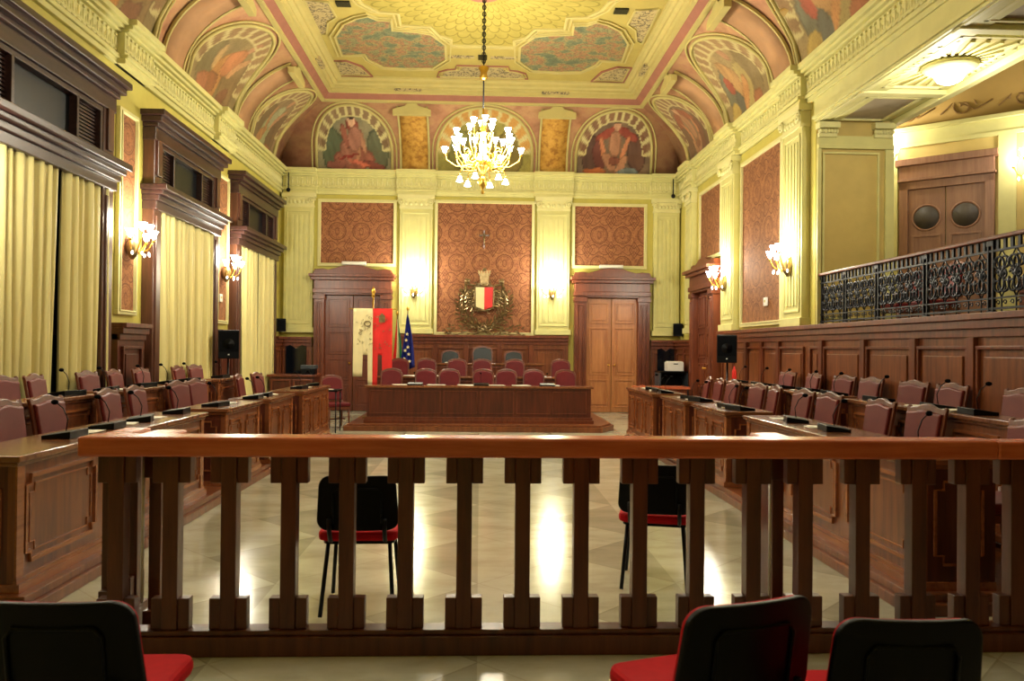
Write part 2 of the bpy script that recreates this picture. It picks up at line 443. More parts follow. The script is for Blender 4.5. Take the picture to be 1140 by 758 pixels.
# ---- doors on the back wall and right wall
def door(name, loc, rz, W, open_w, leaf_mat, deep=True, sensor=True):
    d = sthing(name, loc, rz); h = W/2; o2 = open_w/2; zt = 2.74
    s = MB()
    for sx in (-1, 1):
        a, b = sorted((sx*o2, sx*(h-.1)))
        s.box(a, b, -.22, 0, 0, zt); s.box(a-.02, b+.02, -.25, 0, 0, .25); s.box(a-.02, b+.02, -.25, 0, zt-.14, zt-.04)
        s.box(a+.1, b-.1, -.245, -.2, .35, zt-.25)
        frame_mb(s, a+.05, b-.05, .3, zt-.2, .03, -.24, -.2)
    s.box(-o2-.05, o2+.05, -.22, 0, zt-.04, zt+.06)
    s.build('door_surround', 'wood_frame', d, .008)
    t = MB(); t.box(-h+.08, h-.08, -.26, 0, zt, zt+.1); t.box(-h+.1, h-.1, -.23, 0, zt+.1, zt+.3)
    t.box(-h+.04, h-.04, -.31, 0, zt+.3, zt+.37); t.box(-h, h, -.37, 0, zt+.37, zt+.44)
    pts = [(-h+.06, zt+.44)]
    prof = [(-.94, .15), (-.75, .17), (-.6, .14), (-.42, .2), (-.25, .27), (0, .29), (.25, .27), (.42, .2), (.6, .14), (.75, .17), (.94, .15)]
    pts += [(x*(h-.05), zt+.44+z*.75) for x, z in prof]+[(h-.06, zt+.44)]
    t.prism(pts, -.2, -.02)
    t.build('door_pediment', 'wood_frame', d, .008)
    yl = -.03 if not deep else -.04
    lf = o2
    for sx, a, b in ((-1, -lf, -.006), (1, .006, lf)):
        l = MB(); l.box(a, b, yl-.05, yl, .01, zt-.05)
        for z0, z1 in ((.12, .78), (.88, 2.0), (2.1, zt-.15)) if leaf_mat == 'wood_door' else ((.12, .62), (.72, 1.22), (1.32, 1.85), (1.95, zt-.12)):
            frame_mb(l, a+.07, b-.07, z0, z1, .03, yl-.075, yl-.05)
            l.box(a+.14, b-.14, yl-.07, yl-.05, z0+.07, z1-.07)
        lo = l.build('door_leaf', leaf_mat, d, .005)
        hd = MB(); hx = -.06*sx*-1 if False else (-.07 if sx < 0 else .07)
        hd.ball((hx, yl-.1, 1.12), .025, 8); hd.tube([(hx, yl-.05, 1.12), (hx, yl-.1, 1.12)], .01, 6); hd.build('door_knob', 'gold', lo)
    return d
door('door_1', (-2.96, YB, 0), 0, 1.98, 1.3, 'wood_frame')
door('door_2', (3.10, YB, 0), 0, 1.98, 1.22, 'wood_door')
door('door_3', (XR, 16.2, 0), -PI/2, 1.9, 1.2, 'wood_frame')

# ---- coved vault
A_, B_, TH = 2.06, 1.435, math.radians(65)
def cove(t):
    a = TH*t; return A_*(1-math.cos(a)), ZC0+B_*math.sin(a)
def cove_n(t):
    a = TH*t; dx, dz = A_*math.sin(a), B_*math.cos(a); l = math.hypot(dx, dz)
    return dz/l, -dx/l                              # inward, down
def CP(side, s, t, lift=0):
    d, z = cove(t); ni, nz = cove_n(t); d += ni*lift; z += nz*lift
    return {'b': (s, YB-d, z), 'l': (XL+d, s, z), 'r': (XR-d, s, z)}[side]
DT = cove(1)[0]
ceiling = MB()
def ceil_struct():
    mb = MB(); n = 16
    def strip(side, f0, f1):
        vs = []; 
        for i in range(n+1):
            t = i/n; d = cove(t)[0]
            vs += [CP(side, f0(d), t), CP(side, f1(d), t)]
        mb.add(vs, [(2*i, 2*i+1, 2*i+3, 2*i+2) for i in range(n)], True)
    strip('b', lambda d: XL+d, lambda d: XR-d)
    strip('l', lambda d: Y0, lambda d: YB-d)
    strip('r', lambda d: Y0, lambda d: YB-d)
    return mb
ceiling = struct(MB().box(XL-.3, XR+.3, Y0-.3, YB+.3, 7.62, 7.8).build('ceiling', 'ceil_yellow'))
ceil_struct().build('cove', 'cove', ceiling, solid=-.04)
# bands between cove and flat field: (inset, z)
def ring_band(prof, name, mat):
    mb = MB()
    L = len(prof)
    for i in range(L-1):
        (d0, z0), (d1, z1) = prof[i], prof[i+1]
        a = [(XL+d0, Y0, z0), (XL+d0, YB-d0, z0), (XR-d0, YB-d0, z0), (XR-d0, Y0, z0)]
        b = [(XL+d1, Y0, z1), (XL+d1, YB-d1, z1), (XR-d1, YB-d1, z1), (XR-d1, Y0, z1)]
        mb.add(a+b, [(k, k+1, k+5, k+4) for k in range(3)])
    mb.build(name, mat, ceiling, solid=.01)
zt = cove(1)[1]
ring_band([(DT-.05, zt-.03), (DT+.03, zt-.03), (DT+.03, zt+.01)], 'cove_edge_moulding', 'ceil_cream')
ring_band([(DT+.02, zt), (1.36, 7.08)], 'rose_band', 'pink')
ring_band([(1.34, 7.08), (1.34, 7.04), (1.41, 7.04), (1.41, 7.12), (1.47, 7.13), (1.47, 7.17), (1.54, 7.20), (1.54, 7.25), (1.60, 7.27), (1.66, 7.27), (1.66, 7.30)], 'stepped_moulding', 'ceil_cream')
ZF = 7.30
MB().box(XL+1.6, XR-1.6, Y0, YB-1.6, ZF, ZF+.03).build('flat_field', 'ceil_yellow', ceiling)
# ornament on the flat field; mirrored in x, and mirrored in y about the chandelier
CY = 12.95
CART = [(-2.73, 14.96), (-2.48, 14.37), (-2.22, 14.11), (-2.01, 14.0), (-1.86, 14.16), (-1.63, 14.18), (-1.66, 14.6), (-1.23, 14.64), (-.98, 14.74), (-.74, 15.22), (-.76, 15.97), (-1.06, 16.5), (-1.59, 16.55), (-2.04, 16.5), (-2.29, 16.07), (-2.32, 15.81), (-2.77, 15.88)]
CORN = [(-3.0, 16.3), (-2.76, 16.3), (-2.58, 16.55), (-2.42, 17.02), (-3.0, 17.02)]
BOTC = [(-.86, 17.0), (-.78, 16.72), (-.6, 16.6), (-.44, 16.58), (-.42, 16.4), (.42, 16.4), (.44, 16.58), (.6, 16.6), (.78, 16.72), (.86, 17.0)]
SIDE = [(-3.0, 14.87), (-2.88, 14.75), (-2.78, 14.25), (-2.62, 14.07), (-2.62, 13.5), (-2.98, 13.42)]
FAN = [(-2.25, CY), (-2.08, 13.13), (-2.01, 13.46), (-1.8, 13.75), (-1.45, 13.8), (-1.46, 14.3), (-.93, 14.34), (-.8, 14.73), (-.58, 14.9), (-.58, 15.2)]
FANF = FAN+[(-x, y) for x, y in reversed(FAN)]
FANALL = FANF+[(x, 2*CY-y) for x, y in reversed(FANF)][1:-1]
def offs(pts, k):
    cx = sum(p[0] for p in pts)/len(pts); cy = sum(p[1] for p in pts)/len(pts); out = []
    for x, y in pts:
        v = Vector((x-cx, y-cy)); v = v+v.normalized()*k; out.append((cx+v.x, cy+v.y))
    return out
def ceil_panel(pts, name, mat):
    MB().prism(pts, ZF-.012, ZF+.0, 'z').build(name, mat, ceiling)
def ceil_mould(pts, k, r, name='panel_moulding', mat='ceil_cream'):
    p = offs(pts, k); MB().tube([(x, y, ZF-.012) for x, y in p], r, 4, True).build(name, mat, ceiling)
for my in (0, 1):
    for mx in (1, -1):
        T_ = lambda L: [(x*mx, y if not my else 2*CY-y) for x, y in L]
        ceil_panel(T_(CART), 'painted_cartouche', 'cart'); ceil_mould(T_(CART), .03, .03); ceil_mould(T_(CART), .13, .022)
        ceil_panel(T_(CORN), 'corner_filigree', 'filigree'); ceil_mould(T_(CORN), .04, .022); ceil_mould(T_(CORN), .1, .03, mat='pink')
        ceil_panel(T_(SIDE), 'side_filigree', 'filigree'); ceil_mould(T_(SIDE), .05, .022)
        MB().box(mx*2.36-.12, mx*2.36+.12, (13.4 if not my else 12.3), (13.6 if not my else 12.5), ZF-.03, ZF).build('vent_grille', 'screen', ceiling)
    T_ = lambda L: [(x, y if not my else 2*CY-y) for x, y in L]
    ceil_panel(T_(BOTC), 'centre_filigree', 'filigree'); ceil_mould(T_(BOTC), .05, .025); ceil_mould(T_(BOTC), .13, .02, mat='pink')
    yy = 15.85 if not my else 2*CY-15.85
    for sx in (-1, 1): MB().box(sx*.42-.26, sx*.42+.26, yy-.06, yy+.06, ZF-.015, ZF).build('band_panel', 'filigree', ceiling)
    MB().box(-.09, .09, yy-.12, yy+.12, ZF-.02, ZF).build('centre_boss', 'screen', ceiling)
ceil_panel(FANALL, 'fish_scale_field', 'scales')
ceil_mould(FANALL, .02, .04); ceil_mould(FANALL, .13, .025)
MB().lathe([(.30, 0), (.30, -.03), (.24, -.05), (.2, -.05), (.1, -.1), (.06, -.12)], (0, CY, ZF-.012), 32).build('ceiling_rose', 'pink', ceiling)
for x in (-1.62, 1.6):
    g = MB(); yv, zv = YB-1.44, 7.12
    g.box(x-.3, x+.3, yv-.03, yv+.02, zv-.05, zv+.05).build('vent_grille', 'filigree', ceiling, .004)
for sx in (-1, 1):
    for yv in (15.9, 12.0): MB().box(sx*3.24-.04, sx*3.24+.06, yv-.28, yv+.28, 7.1, 7.17).build('vent_grille', 'filigree', ceiling)

# ---- frescoes in the cove
LT = .93
def lun_top(x, w_):                              # x in [-w,w] -> t of the arch above it
    k = .28; return (k+(LT-k)*math.sqrt(max(0, 1-(x/w_)**2)))
def blob(x, y, b):
    cx, cy, rx, ry, rot = b[:5]; dx, dy = x-cx, y-cy; c, s_ = math.cos(rot), math.sin(rot)
    return ((dx*c+dy*s_)/rx)**2+((-dx*s_+dy*c)/ry)**2
SK = 'b88462'
SCENES = {
 'seated': ('7a7458', [(-.55, .3, .3, .34, 0, '5c6448'), (.62, .3, .3, .34, 0, '65674c'), (0, .66, .17, .13, 0, '8e4838'),
   (0, .18, .55, .17, 0, '9c604c'), (-.5, .08, .25, .07, 0, '905848'), (.45, .09, .35, .06, -.1, '84483a'), (-.12, .3, .25, .2, 0, 'a46e58'), (.05, .48, .2, .2, 0, 'a4705a'),
   (-.22, .5, .08, .2, .35, '985c48'), (.25, .42, .055, .17, .3, SK), (.1, .25, .055, .13, -.5, SK), (0, .745, .10, .085, 0, 'd8ac88'), (0, .80, .11, .04, 0, '3a2218'), (.12, .12, .3, .03, -.2, 'd4745a'), (-.15, .22, .3, .02, .15, '8e342a')]),
 'athlete': ('6e5c48', [(-.6, .3, .25, .3, 0, '5e4438'), (.6, .35, .25, .3, 0, '6a4c3c'), (-.25, .62, .3, .08, .3, '944838'), (.3, .63, .3, .08, -.3, '944838'),
   (0, .48, .16, .2, 0, SK), (0, .745, .095, .08, 0, 'cc9c78'), (0, .80, .10, .035, 0, '3a2218'), (-.4, .3, .16, .25, .4, '6c3e34'), (-.3, .4, .06, .2, .5, 'c48058'), (.28, .42, .06, .2, -.5, 'c48058'),
   (-.12, .2, .22, .09, -.6, SK), (.2, .15, .22, .08, .7, SK), (.35, .06, .3, .05, 0, '7f8a84'), (-.5, .06, .3, .05, 0, 'b4683c'), (.02, .22, .16, .06, 0, '8c5440')]),
 'green': ('7c6a4c', [(-.5, .3, .3, .35, .3, '5f5238'), (.5, .3, .3, .35, 0, '6a5238'), (-.1, .3, .3, .28, .3, '9aa878'), (0, .52, .2, .18, 0, 'a8b48a'), (.05, .76, .08, .08, 0, SK),
   (.2, .5, .07, .22, -.6, SK), (-.3, .2, .3, .1, .4, 'b07a48'), (.35, .2, .2, .22, 0, '5a4634'), (-.25, .45, .06, .2, .5, 'b98858'), (.4, .08, .3, .06, 0, '8a4a30')]),
 'gold': ('7d7048', [(-.5, .35, .3, .3, 0, '6c6844'), (.45, .3, .3, .35, .2, '826a42'), (-.1, .3, .22, .32, -.3, 'c08444'), (.1, .55, .22, .2, .4, 'c4794c'), (.2, .8, .07, .08, 0, SK),
   (.35, .55, .06, .2, -.7, 'cf9a68'), (-.25, .22, .3, .12, .2, '9c5a34'), (-.45, .15, .2, .12, 0, 'b06848'), (.35, .16, .25, .1, .5, '7a4a34'), (0, .06, .5, .04, 0, '5b4a34'), (-.35, .5, .08, .15, .4, 'c4a068')]),
 'angel': ('8a7a52', [(-.5, .4, .25, .3, 0, '7a6c48'), (.4, .3, .3, .35, .2, '5c6a5a'), (-.15, .35, .2, .3, .4, 'b0a060'), (.15, .5, .18, .25, -.5, 'b88c56'), (-.2, .74, .08, .08, 0, SK), (.4, .45, .12, .12, 0, 'a83a34'),
   (0, .25, .3, .08, -.7, 'c48850'), (.3, .15, .16, .22, 0, '4a5c58'), (-.4, .12, .2, .1, 0, 'a05a3c'), (.6, .15, .2, .12, 0, 'c0a450')]),
 'empty': ('8c8444', [(-.5, .35, .3, .3, 0, '7a7840'), (.5, .3, .3, .35, .2, '8a7a40'), (0, .4, .3, .3, 0, '9c8c44'), (0, .7, .1, .1, 0, 'a8904c'), (0, .2, .4, .15, 0, '8e8038')]),
}
def paint(scene, x, y, seed):
    bg, bl = SCENES[scene]
    base = Vector(lin(bg)[:3]); q = Vector((x*2.2+seed, y*2.2, seed*1.7))
    n = noise.noise(q*1.6); n2 = noise.noise(q*5)
    base = base*(1+.35*n+.2*n2)+Vector((.05, .02, 0))*max(0, n)
    wx = x+.035*noise.noise(q*3.1); wy = y+.035*noise.noise(q*3.1+Vector((5, 1, 2)))
    for b in bl:
        v = blob(wx, wy, b)
        if v < 1:
            fold = .82+.3*noise.noise(Vector((wx*9+wy*4+seed, wy*3, b[0]*7)))
            col = Vector(lin(b[5])[:3])*fold
            if v > .8: col = col*.6
            base = col
    return base
def lunette(side, sc_, w_, scene, seed, flip=1):
    nx, ny = 56, 44; vs = []; cols = []
    for j in range(ny+1):
        for i in range(nx+1):
            x = -1+2*i/nx; tt = lun_top(x*w_, w_)*j/ny
            vs.append(CP(side, sc_+x*w_*flip, tt, .012))
            y = tt/LT; c = paint(scene, x, y, seed)
            # painted radiating ribs in the outer ring
            r = math.hypot(x, max(0, y-.28)/.72)
            ang = math.atan2(max(.0001, y-.1), x)
            if r > .97: c = Vector(lin('b4ac74')[:3])
            elif r > .74 and y > .3:
                ribk = abs(((ang/PI*13) % 1)-.5)
                if ribk > .33 or r < .765: c = Vector(lin('c0b47c')[:3])
                elif scene in ('empty',) : c = Vector(lin('b98a48')[:3])
                else: c = c*.5+Vector(lin('8a6040')[:3])*.5
            if side != 'b': c = c*.72+Vector(lin('a88c64')[:3])*.28
            cols.append((c.x, c.y, c.z, 1))
    fs = [(j*(nx+1)+i, j*(nx+1)+i+1, (j+1)*(nx+1)+i+1, (j+1)*(nx+1)+i) for j in range(ny) for i in range(nx)]
    me = bpy.data.meshes.new('lunette_painting'); me.from_pydata(vs, [], fs)
    at = me.color_attributes.new('Col', 'FLOAT_COLOR', 'POINT')
    at.data.foreach_set('color', [v for c in cols for v in c])
    me.materials.append(M['fresco'])
    o = bpy.data.objects.new('lunette_painting', me); C.objects.link(o); o.parent = ceiling
    pts = []
    for k in range(49):
        a = PI*k/48; x = -math.cos(a); pts.append(x)
    for dw, r in ((0, .035), (.1, .022)):
        W2 = w_+dw
        path = [CP(side, sc_-W2, 0.0, .02)]+[CP(side, sc_+x*W2, min(.99, lun_top(x, 1)+dw*.45*math.sin(PI*k/48)), .02) for k, x in enumerate(pts)]+[CP(side, sc_+W2, 0, .02)]
        MB().tube(path, r, 6).build('arch_moulding', 'ceil_cream', o)
for side, c, w_, scn, sd in (('b', -2.97, .88, 'seated', 1), ('b', .07, 1.12, 'empty', 2), ('b', 3.12, .9, 'athlete', 3),
        ('l', 17.05, .85, 'green', 4), ('l', 13.85, 1.15, 'gold', 5), ('l', 10.2, 1.15, 'gold', 6), ('l', 6.6, 1.15, 'gold', 8),
        ('r', 16.95, .85, 'athlete', 9), ('r', 13.82, 1.1, 'angel', 10), ('r', 10.3, 1.3, 'angel', 13), ('r', 6.7, 1.15, 'gold', 12)):
    lunette(side, c, w_, scn, sd, 1 if side != 'l' else 1)
def rib(side, c, hw, kind='rib'):
    mb = MB(); n = 12; vs = []
    for i in range(n+1):
        t = .03+.86*i/n; vs += [CP(side, c-hw, t, .03), CP(side, c+hw, t, .03)]
    mb.add(vs, [(2*i, 2*i+1, 2*i+3, 2*i+2) for i in range(n)], True)
    o = mb.build('painted_rib', kind, ceiling, solid=.02)
    m2 = MB()
    for sx in (-1, 1):
        m2.tube([CP(side, c+sx*(hw+.03), t/12*.93, .04) for t in range(13)], .03, 4)
    m2.tube([CP(side, c-hw, .9, .05), CP(side, c+hw, .9, .05)], .03, 4)
    m2.tube([CP(side, c-hw, .02, .05), CP(side, c+hw, .02, .05)], .03, 4)
    m2.build('rib_border', 'ceil_cream', o)
    # bracket crowning the rib
    b = MB(); p0 = Vector(CP(side, c, .95, .16))
    dx = {'b': Vector((1, 0, 0)), 'l': Vector((0, 1, 0)), 'r': Vector((0, 1, 0))}[side]; out = {'b': Vector((0, -1, 0)), 'l': Vector((1, 0, 0)), 'r': Vector((-1, 0, 0))}[side]
    pts = [(-hw-.12, -.1), (hw+.12, -.1), (hw+.12, .02), (hw+.0, .06), (.15, .1), (.08, .18), (0, .21), (-.08, .18), (-.15, .1), (-hw, .06), (-hw-.12, .02)]
    vs = [p0+dx*x+Vector((0, 0, z)) for x, z in pts]+[p0+dx*x+Vector((0, 0, z))-out*.12 for x, z in pts]; nn = len(pts)
    b.add(vs, [tuple(range(nn)), tuple(range(2*nn-1, nn-1, -1))]+[(i, (i+1) % nn, (i+1) % nn+nn, i+nn) for i in range(nn)])
    b.build('rib_bracket', 'ceil_cream', o, .006)
for c in (-1.56, 1.68): rib('b', c, .3)
for c in (15.55, 12.1, 8.55): rib('l', c, .34, 'rib_side')
for c in (15.5, 12.2, 8.6): rib('r', c, .34, 'rib_side')

# ---- left wall with windows; wall runs along Y.  local x = world Y, faces +X
wl = struct(MB().box(XL-.3, XL, Y0, YB, 0, 7.6).build('wall_left', 'yellow'))
LW = sthing('trim_1', (XL, 0, 0), PI/2)        # local frame for the left wall's applied trim
entablature(LW, Y0, YB, 0, ((10.25, 11.15), (13.9, 14.85), (6.5, 7.4)))
struct(LW)
WINS = ((8.52, 3.0, 'window_1'), (12.56, 2.86, 'window_2'), (16.42, 3.0, 'window_3'))
for (a, b) in ((10.32, 10.95), (14.12, 14.85), (6.4, 7.1)):
    damask_panel(LW, a+.1, b-.08, 1.95, 4.5, 0, 'damask_side', .06)
    wainscot(LW, a-.05, b+.12, 0, 1.78, [(a+.05, b)], .1, mat='wood_dark', fm='wood_bal')
wainscot(LW, 18.1, 18.75, 0, 1.72, [(18.2, 18.6)], .06)
def window(yc, W, name):
    d = sthing(name, (XL, yc, 0), PI/2); h = W/2
    s = MB()
    for sx in (-1, 1):
        a, b = sorted((sx*(h-.05), sx*(h-.32))); s.box(a, b, -.16, 0, 0, 4.5)
        s.box(a+.06, b-.06, -.18, -.15, .3, 3.3); s.box(a+.06, b-.06, -.19, -.15, 3.85, 4.35)
        s.box(a-.02, b+.02, -.2, 0, 0, .22)
    s.build('window_post', 'wood_win_z', d, .008)
    f = MB(); f.box(-h+.035, h-.035, -.18, 0, 4.34, 4.52); f.box(-h+.02, h-.02, -.22, 0, 4.52, 4.58); f.box(-h-.02, h+.02, -.28, 0, 4.58, 4.66); f.box(-h-.06, h+.06, -.33, 0, 4.66, 4.74)
    f.build('window_hood', 'wood_win', d, .01)
    t = MB(); x0, x1 = -h+.32, h-.32; frame_mb(t, x0, x1, 3.72, 4.34, .06, -.15, -.02)
    for k in (.22, .75): xx = x0+(x1-x0)*k; t.box(xx-.025, xx+.025, -.15, -.03, 3.75, 4.3)
    t.build('transom_frame', 'wood_win', d, .006)
    g = MB().box(x0+.03, x1-.03, -.06, -.04, 3.75, 4.31); g.build('transom_glass', 'glass_dark', d)
    l = MB()
    for k in range(12):
        z = 3.8+k*.042; l.box(x0+.06, x0+(x1-x0)*.21, -.09, -.07, z, z+.024); l.box(x0+(x1-x0)*.77, x1-.06, -.09, -.07, z, z+.024)
    l.build('louvre', 'wood_win', d)
    p = MB(); p.box(-h+.02, h-.02, -.24, 0, 3.5, 3.58); p.box(-h, h, -.3, 0, 3.58, 3.64); p.box(-h-.03, h+.03, -.36, 0, 3.64, 3.72); p.box(-h+.035, h-.035, -.2, -.0, 3.38, 3.5)
    p.build('curtain_pelmet', 'wood_win', d, .01)
    MB().box(x0, x1, -.02, 0, .3, 3.5).build('window_pane', 'glass_dark', d)
    q = MB(); q.box(-.03, .03, -.05, -.02, .3, 3.5); q.box(x0, x1, -.05, -.02, 1.6, 1.66); q.build('window_bar', 'wood_win', d)
    r = MB().tube([(x0, -.13, 3.47), (x1, -.13, 3.47)], .015, 8); r.build('curtain_rail', 'black_metal', d)
    return d
for a in WINS: window(*a)
def curtain(y0, y1, label, lean=0, seed=0, z0=.32):
    t = thing('curtain', label, 'curtain', (XL+.135, (y0+y1)/2, z0), PI/2, 'pale gold curtains at the tall windows')
    W = y1-y0; nx, nz = int(W*60), 14; vs = []
    rnd = random.Random(seed); ph = [rnd.random()*6.28 for _ in range(4)]; H = 3.45-z0
    for j in range(nz+1):
        v = j/nz
        for i in range(nx+1):
            u = i/nx; x = (u-.5)*W
            g = 1+.25*math.sin(v*2.2+ph[0])
            yy = .034*g*math.sin(u*W*2*PI/.16+1.5*math.sin(u*5*W+ph[1])+.5*math.sin(v*2.5+ph[3]+u*3))+.024*math.sin(u*W*2*PI/.37+ph[2]+v*1.1)+.008*math.sin(u*W*2*PI/.07+ph[0])
            xx = x+lean*(1-v)**1.5*((u if lean > 0 else 1-u))*.0+lean*(1-v)*(u if lean < 0 else 1-u)
            vs.append((xx, yy*(1.0-.35*v), v*H))
    fs = [(j*(nx+1)+i, j*(nx+1)+i+1, (j+1)*(nx+1)+i+1, (j+1)*(nx+1)+i) for j in range(nz) for i in range(nx)]
    mb = MB(); mb.add(vs, fs, True); mb.build('drape', 'curtain', t, solid=.006)
    hb = MB(); hb.box(-W/2, W/2, -.03, .03, H-.03, H+.012); hb.build('heading_tape', 'curtain', t, .004)
    return t
curtain(7.45, 8.72, 'pale gold curtain of the nearest left window, left of the dark gap', -.12, 1)
curtain(8.84, 9.96, 'pale gold curtain of the nearest left window, right of the dark gap', 0, 2)
curtain(11.44, 12.55, 'pale gold curtain covering the near half of the middle window', 0, 3)
curtain(12.56, 13.68, 'pale gold curtain covering the far half of the middle window', 0, 4)
curtain(15.27, 16.35, 'pale gold curtain covering the near half of the farthest window', 0, 5)
curtain(16.37, 17.72, 'pale gold curtain covering the far half of the farthest window', 0, 6)

# ---- right wall: solid from Y=11.1 to the back, wainscot below gallery elsewhere
YG = 11.1
wr = MB(); wr.box(XR, XR+.3, YG, YB, 0, 7.6); wr.box(XR, XR+.3, Y0, YG, 0, 1.7); wr.box(XR, XR+.3, Y0, YG, 5.0, 7.6)
struct(wr.build('wall_right', 'yellow'))
RW = sthing('trim_2', (XR, 0, 0), -PI/2)       # local x = -world Y
entablature(RW, -YB, -Y0, 0, ((-15.1, -14.25), (-12.1, -11.3), (-17.9, -17.2)))
damask_panel(RW, -16.88, -15.4, 3.42, 4.8, 0, 'damask_side')
damask_panel(RW, -14.15, -12.27, 1.98, 4.8, 0, 'damask_side')
pilaster(RW, -15.15, -14.4, 0, 1.86); pilaster(RW, -12.0, -11.3, 0, 1.86); pilaster(RW, -17.85, -17.3, 0, 1.86)
wainscot(RW, -15.2, -11.1, 0, 1.86, [(-15.1, -14.5), (-14.42, -13.75), (-13.67, -13.0), (-12.92, -12.25), (-12.17, -11.25)], .08)
wainscot(RW, -18.7, -17.2, 0, 1.72, [(-18.6, -18.0), (-17.92, -17.3)], .08)
gp = [(-10.98, -10.75)] if False else []
st = [11.05, 10.6, 9.42, 8.3, 7.3, 6.25, 5.2, 4.1, 3.0, 1.9, .8, -.3, -1.4, -2.5]
gp = [(-a+.06, -b-.06) for a, b in zip(st[:-1], st[1:])]
wainscot(RW, -11.1, 3.1, 0, 1.86, gp, .1)
# beam face & gallery shell
gal = sthing('trim_3')
b = MB(); b.box(XR-.04, XR+.3, Y0, YG-.02, 4.745, 5.06); b.box(XR-.07, XR, Y0, YG, 4.78, 4.82)
b.build('gallery_beam', 'cream', gal, .006)
XS = 5.86
s = MB(); s.box(XR, XS, Y0, YG, 4.78, 5.4); s.build('gallery_soffit', 'cream', gal)
sm_ = MB()
SOFF = [(9.95, 11.0, 'dark'), (7.95, 9.6, 'light'), (5.9, 7.6, 'dark'), (3.9, 5.6, 'light')]
for a, b_, k in SOFF:
    frame_mb(sm_, XR+.14, XS-.16, 0, 0, 0, 0, 0) if False else None
    x0, x1 = XR+.16, XS-.2
    for r_ in (((x0, x1, a, a+.05)), ((x0, x1, b_-.05, b_)), ((x0, x0+.05, a, b_)), ((x1-.05, x1, a, b_))):
        sm_.box(r_[0], r_[1], r_[2], r_[3], 4.74, 4.78)
sm_.box(XS-.06, XS+.05, Y0, YG, 4.70, 4.78); sm_.box(XR, XR+.06, Y0, YG, 4.735, 4.78)
for yy in (9.78, 7.78, 5.75): sm_.box(XR, XS, yy-.07, yy+.07, 4.72, 4.78)
sm_.build('soffit_moulding', 'cream2', gal, .008)
for a, b_, k in SOFF:
    MB().box(XR+.2, XS-.24, a+.05, b_-.05, 4.765, 4.782).build('soffit_panel', 'soffit' if k == 'dark' else 'ceil_cream', gal)
# sunburst around the lamp
sb = MB()
for k in range(28):
    a = 2*PI*k/28; c = math.cos(a); s_ = math.sin(a)
    R2 = min(.44/max(abs(c), 1e-3)*1.0, .72/max(abs(s_), 1e-3)); r1 = .24
    sb.tube([(5.28+c*r1, 8.78+s_*r1, 4.762), (5.28+c*R2*.95, 8.78+s_*R2*.95, 4.762)], [.02, .035], 4)
sb.build('sunburst_relief', 'cream2', gal)
# gallery floor, far pier, oblique back wall, ceiling
MB().box(XR, 10.4, Y0, 14.2, 1.5, 1.66).build('gallery_floor', 'wood_dark', gal)
MB().box(XR+.01, XS-.02, YG-.015, YG+.3, 1.66, 4.775).build('gallery_pier', 'yellow2', gal)
pm = MB(); frame_mb(pm, XR+.08, XS-.22, 1.95, 4.32, .03, YG-.045, YG-.01); pm.box(XR+.006, XS-.015, YG-.075, YG-.01, 4.36, 4.42); pm.box(XS-.14, XS-.015, YG-.055, YG-.01, 1.66, 4.4)
pm.box(XR+.005, XR+.06, YG-.05, YG-.01, 1.66, 4.4); pm.box(XR+.006, XS-.018, YG-.04, YG-.01, 4.42, 4.55)
pm.build('pier_moulding', 'cream', gal, .005)
for xc in (XR+.14, XS-.18):
    cp = MB(); cp.box(xc-.15, xc+.15, YG-.14, YG, 4.64, 4.72)
    for k in range(7): cp.ball((xc-.12+.04*k, YG-.09, 4.6), .026, 6, (1, 1, 1.3))
    cp.box(xc-.13, xc+.13, YG-.08, YG, 4.52, 4.58); cp.build('pier_capital', 'cream2', gal)
P1, P2 = Vector((6.45, 12.0)), Vector((7.40, 11.18)); dv = (P2-P1).normalized(); ang = math.atan2(dv.y, dv.x)
GW = sthing('wall_gallery', (P1.x, P1.y, 0), ang)   # local x along the wall, faces -y
MB().box(-.9, 4.6, 0, .25, 1.5, 4.92).build('plaster_wall', 'yellow2', GW)
gm = MB(); gm.box(-.9, 4.6, -.05, 0, 4.62, 4.68); gm.box(-.9, 4.6, -.1, 0, 4.86, 4.92); gm.box(-.9, 4.6, -.03, 0, 4.68, 4.86)
gm.box(1.3, 1.52, -.05, 0, 1.66, 4.62); gm.box(-.16, -.03, -.05, 0, 1.66, 4.62)
gm.build('gallery_cornice', 'cream', GW, .005)
wainscot(GW, 1.56, 4.5, 0, 1.66+.9, [], .05)
# vault over the gallery
gv = MB(); n = 10; vs = []
for i in range(n+1):
    a = PI/2*i/n; vs += [(-1.2, -1.9*(1-math.cos(a)), 4.9+1.5*math.sin(a)), (5, -1.9*(1-math.cos(a)), 4.9+1.5*math.sin(a))]
gv.add(vs, [(2*i, 2*i+1, 2*i+3, 2*i+2) for i in range(n)], True); 
m_ = plain('gallery_vault_paint', 'b0904e', .8, var=.3, sc=1.2); gv.build('gallery_vault', m_, GW, solid=-.05)
for off in (2.0,):
    MB().tube([(off, -.03-1.9*(1-math.cos(PI/2*i/12)), 4.9+1.5*math.sin(PI/2*i/12)) for i in range(13)], .12, 4).build('vault_rib', 'soffit', GW)
sw = MB()                                     # painted scroll frieze at the foot of the vault
for k in range(3):
    cx = .1+k*.75; pts = []
    for q in range(30):
        a = q/29*PI*3; rr = .17*(1-q/34); pts.append((cx+math.cos(a)*rr*(1 if k % 2 else -1), -.03, 5.12+math.sin(a)*rr))
    sw.tube(pts, .014, 5)
    sw.tube([(cx-.3, -.03, 5.05), (cx-.1, -.03, 5.22), (cx+.15, -.03, 5.05), (cx+.38, -.03, 5.16)], .012, 5)
sw.build('scroll_frieze', plain('scroll_brown', '8a6a3a', .7), GW)
